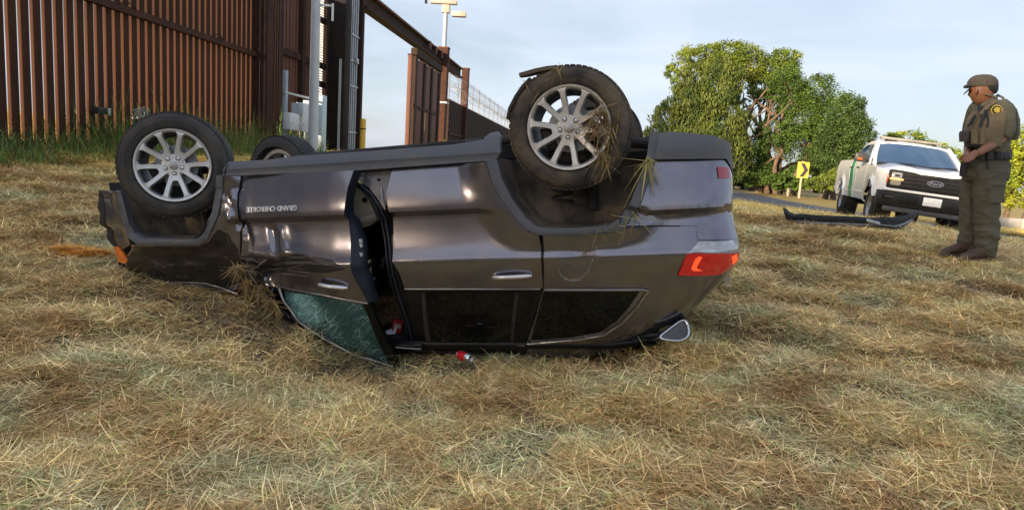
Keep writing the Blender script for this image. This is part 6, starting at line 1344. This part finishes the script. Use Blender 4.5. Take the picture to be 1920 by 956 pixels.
def scatter(name, N, ymin, ymax, fn, smin, smax):
    # density falls with distance so that the stems stay even in the picture
    u = rng.uniform(0, 1, N); p = .55; y = (ymin ** p + u * (ymax ** p - ymin ** p)) ** (1 / p); x = rng.uniform(-1.2, 1.2, N) * (y * .80 + .6)
    keep = fn(x, y); x, y = x[keep], y[keep]; z = gz(x, y); nr = np.clip((16 - np.hypot(x, y - 4)) / 4, 0, 1); z += bumps(x, y) * nr
    return x, y, z
def okf(x, y):
    rdd = road_dist(x, y); k = rdd > RHW + .1
    l = np.stack([x, y], 1) - CO[:2]; ah = ca[:2] / np.hypot(*ca[:2]); lx = l @ ah; ly = l @ cn[:2]
    k &= ~((lx > -2.3) & (lx < 1.7) & (abs(ly) < .55))
    fr = (lx > -2.2) & (lx < .2) & (ly > .5) & (ly < 1.25); k &= ~(fr & (rng.uniform(0, 1, len(x)) < .6)); fr2 = (lx > -2.3) & (lx < 1.9) & (ly > .5) & (ly < 1.0 + .5 * rng.uniform(0, 1, len(x))); k &= ~(fr2 & (rng.uniform(0, 1, len(x)) < .5)); k &= np.hypot(x - can.location.x, y - can.location.y + .08) > .24
    bare = np.hypot((x + .05) / .42, (y - 3.15) / .20) < rng.uniform(.5, 1.25, len(x))          # trampled bare patch by the can
    hol = np.array([noise.noise((a * 2.6, b * 2.6, 21.0)) for a, b in zip(x, y)]); k &= ~((hol < -.12) & (rng.uniform(0, 1, len(x)) < .72) & (y < 7))
    return k & ~(bare & (rng.uniform(0, 1, len(x)) < .8))
x, y, z = scatter('grass', 60000, 2.0, 24, okf, 0, 0)
me = bpy.data.meshes.new('grass'); me.from_pydata(np.stack([x, y, z], 1).tolist(), [], [])
hump = np.array([noise.noise((a * 1.7, b * 1.7, 3.1)) for a, b in zip(x, y)])
sc = (1.0 + np.clip((y - 4) / 12, 0, 1.0)) * rng.uniform(.7, 1.2, len(x)) * (1 + .45 * hump)
at_ = me.attributes.new('sc', 'FLOAT', 'POINT'); at_.data.foreach_set('value', sc.astype(np.float32))
idx = rng.choice(12, len(x), p=[.10] * 7 + [.06] * 3 + [.06] * 2); at2 = me.attributes.new('idx', 'INT', 'POINT'); at2.data.foreach_set('value', idx.astype(np.int32))
gx1, gy1 = gz(x + .15, y), gz(x, y + .15); g0 = gz(x, y); rotv = np.stack([np.arctan((gy1 - g0) / .15), -np.arctan((gx1 - g0) / .15), rng.uniform(0, 6.28, len(x))], 1)
at3 = me.attributes.new('rot', 'FLOAT_VECTOR', 'POINT'); at3.data.foreach_set('vector', rotv.astype(np.float32).ravel())
go = link('grass', me); tag(go, 'matted dry cut grass covering the verge', 'grass', kind='stuff')
ng = bpy.data.node_groups.new('scatter_hay', 'GeometryNodeTree'); ng.interface.new_socket('Geometry', in_out='INPUT', socket_type='NodeSocketGeometry'); ng.interface.new_socket('Geometry', in_out='OUTPUT', socket_type='NodeSocketGeometry')
gi, gout = ng.nodes.new('NodeGroupInput'), ng.nodes.new('NodeGroupOutput'); ip = ng.nodes.new('GeometryNodeInstanceOnPoints'); ci = ng.nodes.new('GeometryNodeCollectionInfo'); ci.inputs['Collection'].default_value = hay; ci.inputs['Separate Children'].default_value = True; ci.inputs['Reset Children'].default_value = True; ip.inputs['Pick Instance'].default_value = True
def na(n_, t_): q = ng.nodes.new('GeometryNodeInputNamedAttribute'); q.data_type = t_; q.inputs['Name'].default_value = n_; return q.outputs['Attribute']
l = ng.links.new; l(gi.outputs[0], ip.inputs['Points']); l(ci.outputs[0], ip.inputs['Instance']); l(na('idx', 'INT'), ip.inputs['Instance Index']); l(na('sc', 'FLOAT'), ip.inputs['Scale'])
e2r = ng.nodes.new('FunctionNodeEulerToRotation'); l(na('rot', 'FLOAT_VECTOR'), e2r.inputs[0]); l(e2r.outputs[0], ip.inputs['Rotation']); l(ip.outputs[0], gout.inputs[0])
md = go.modifiers.new('scatter', 'NODES'); md.node_group = ng
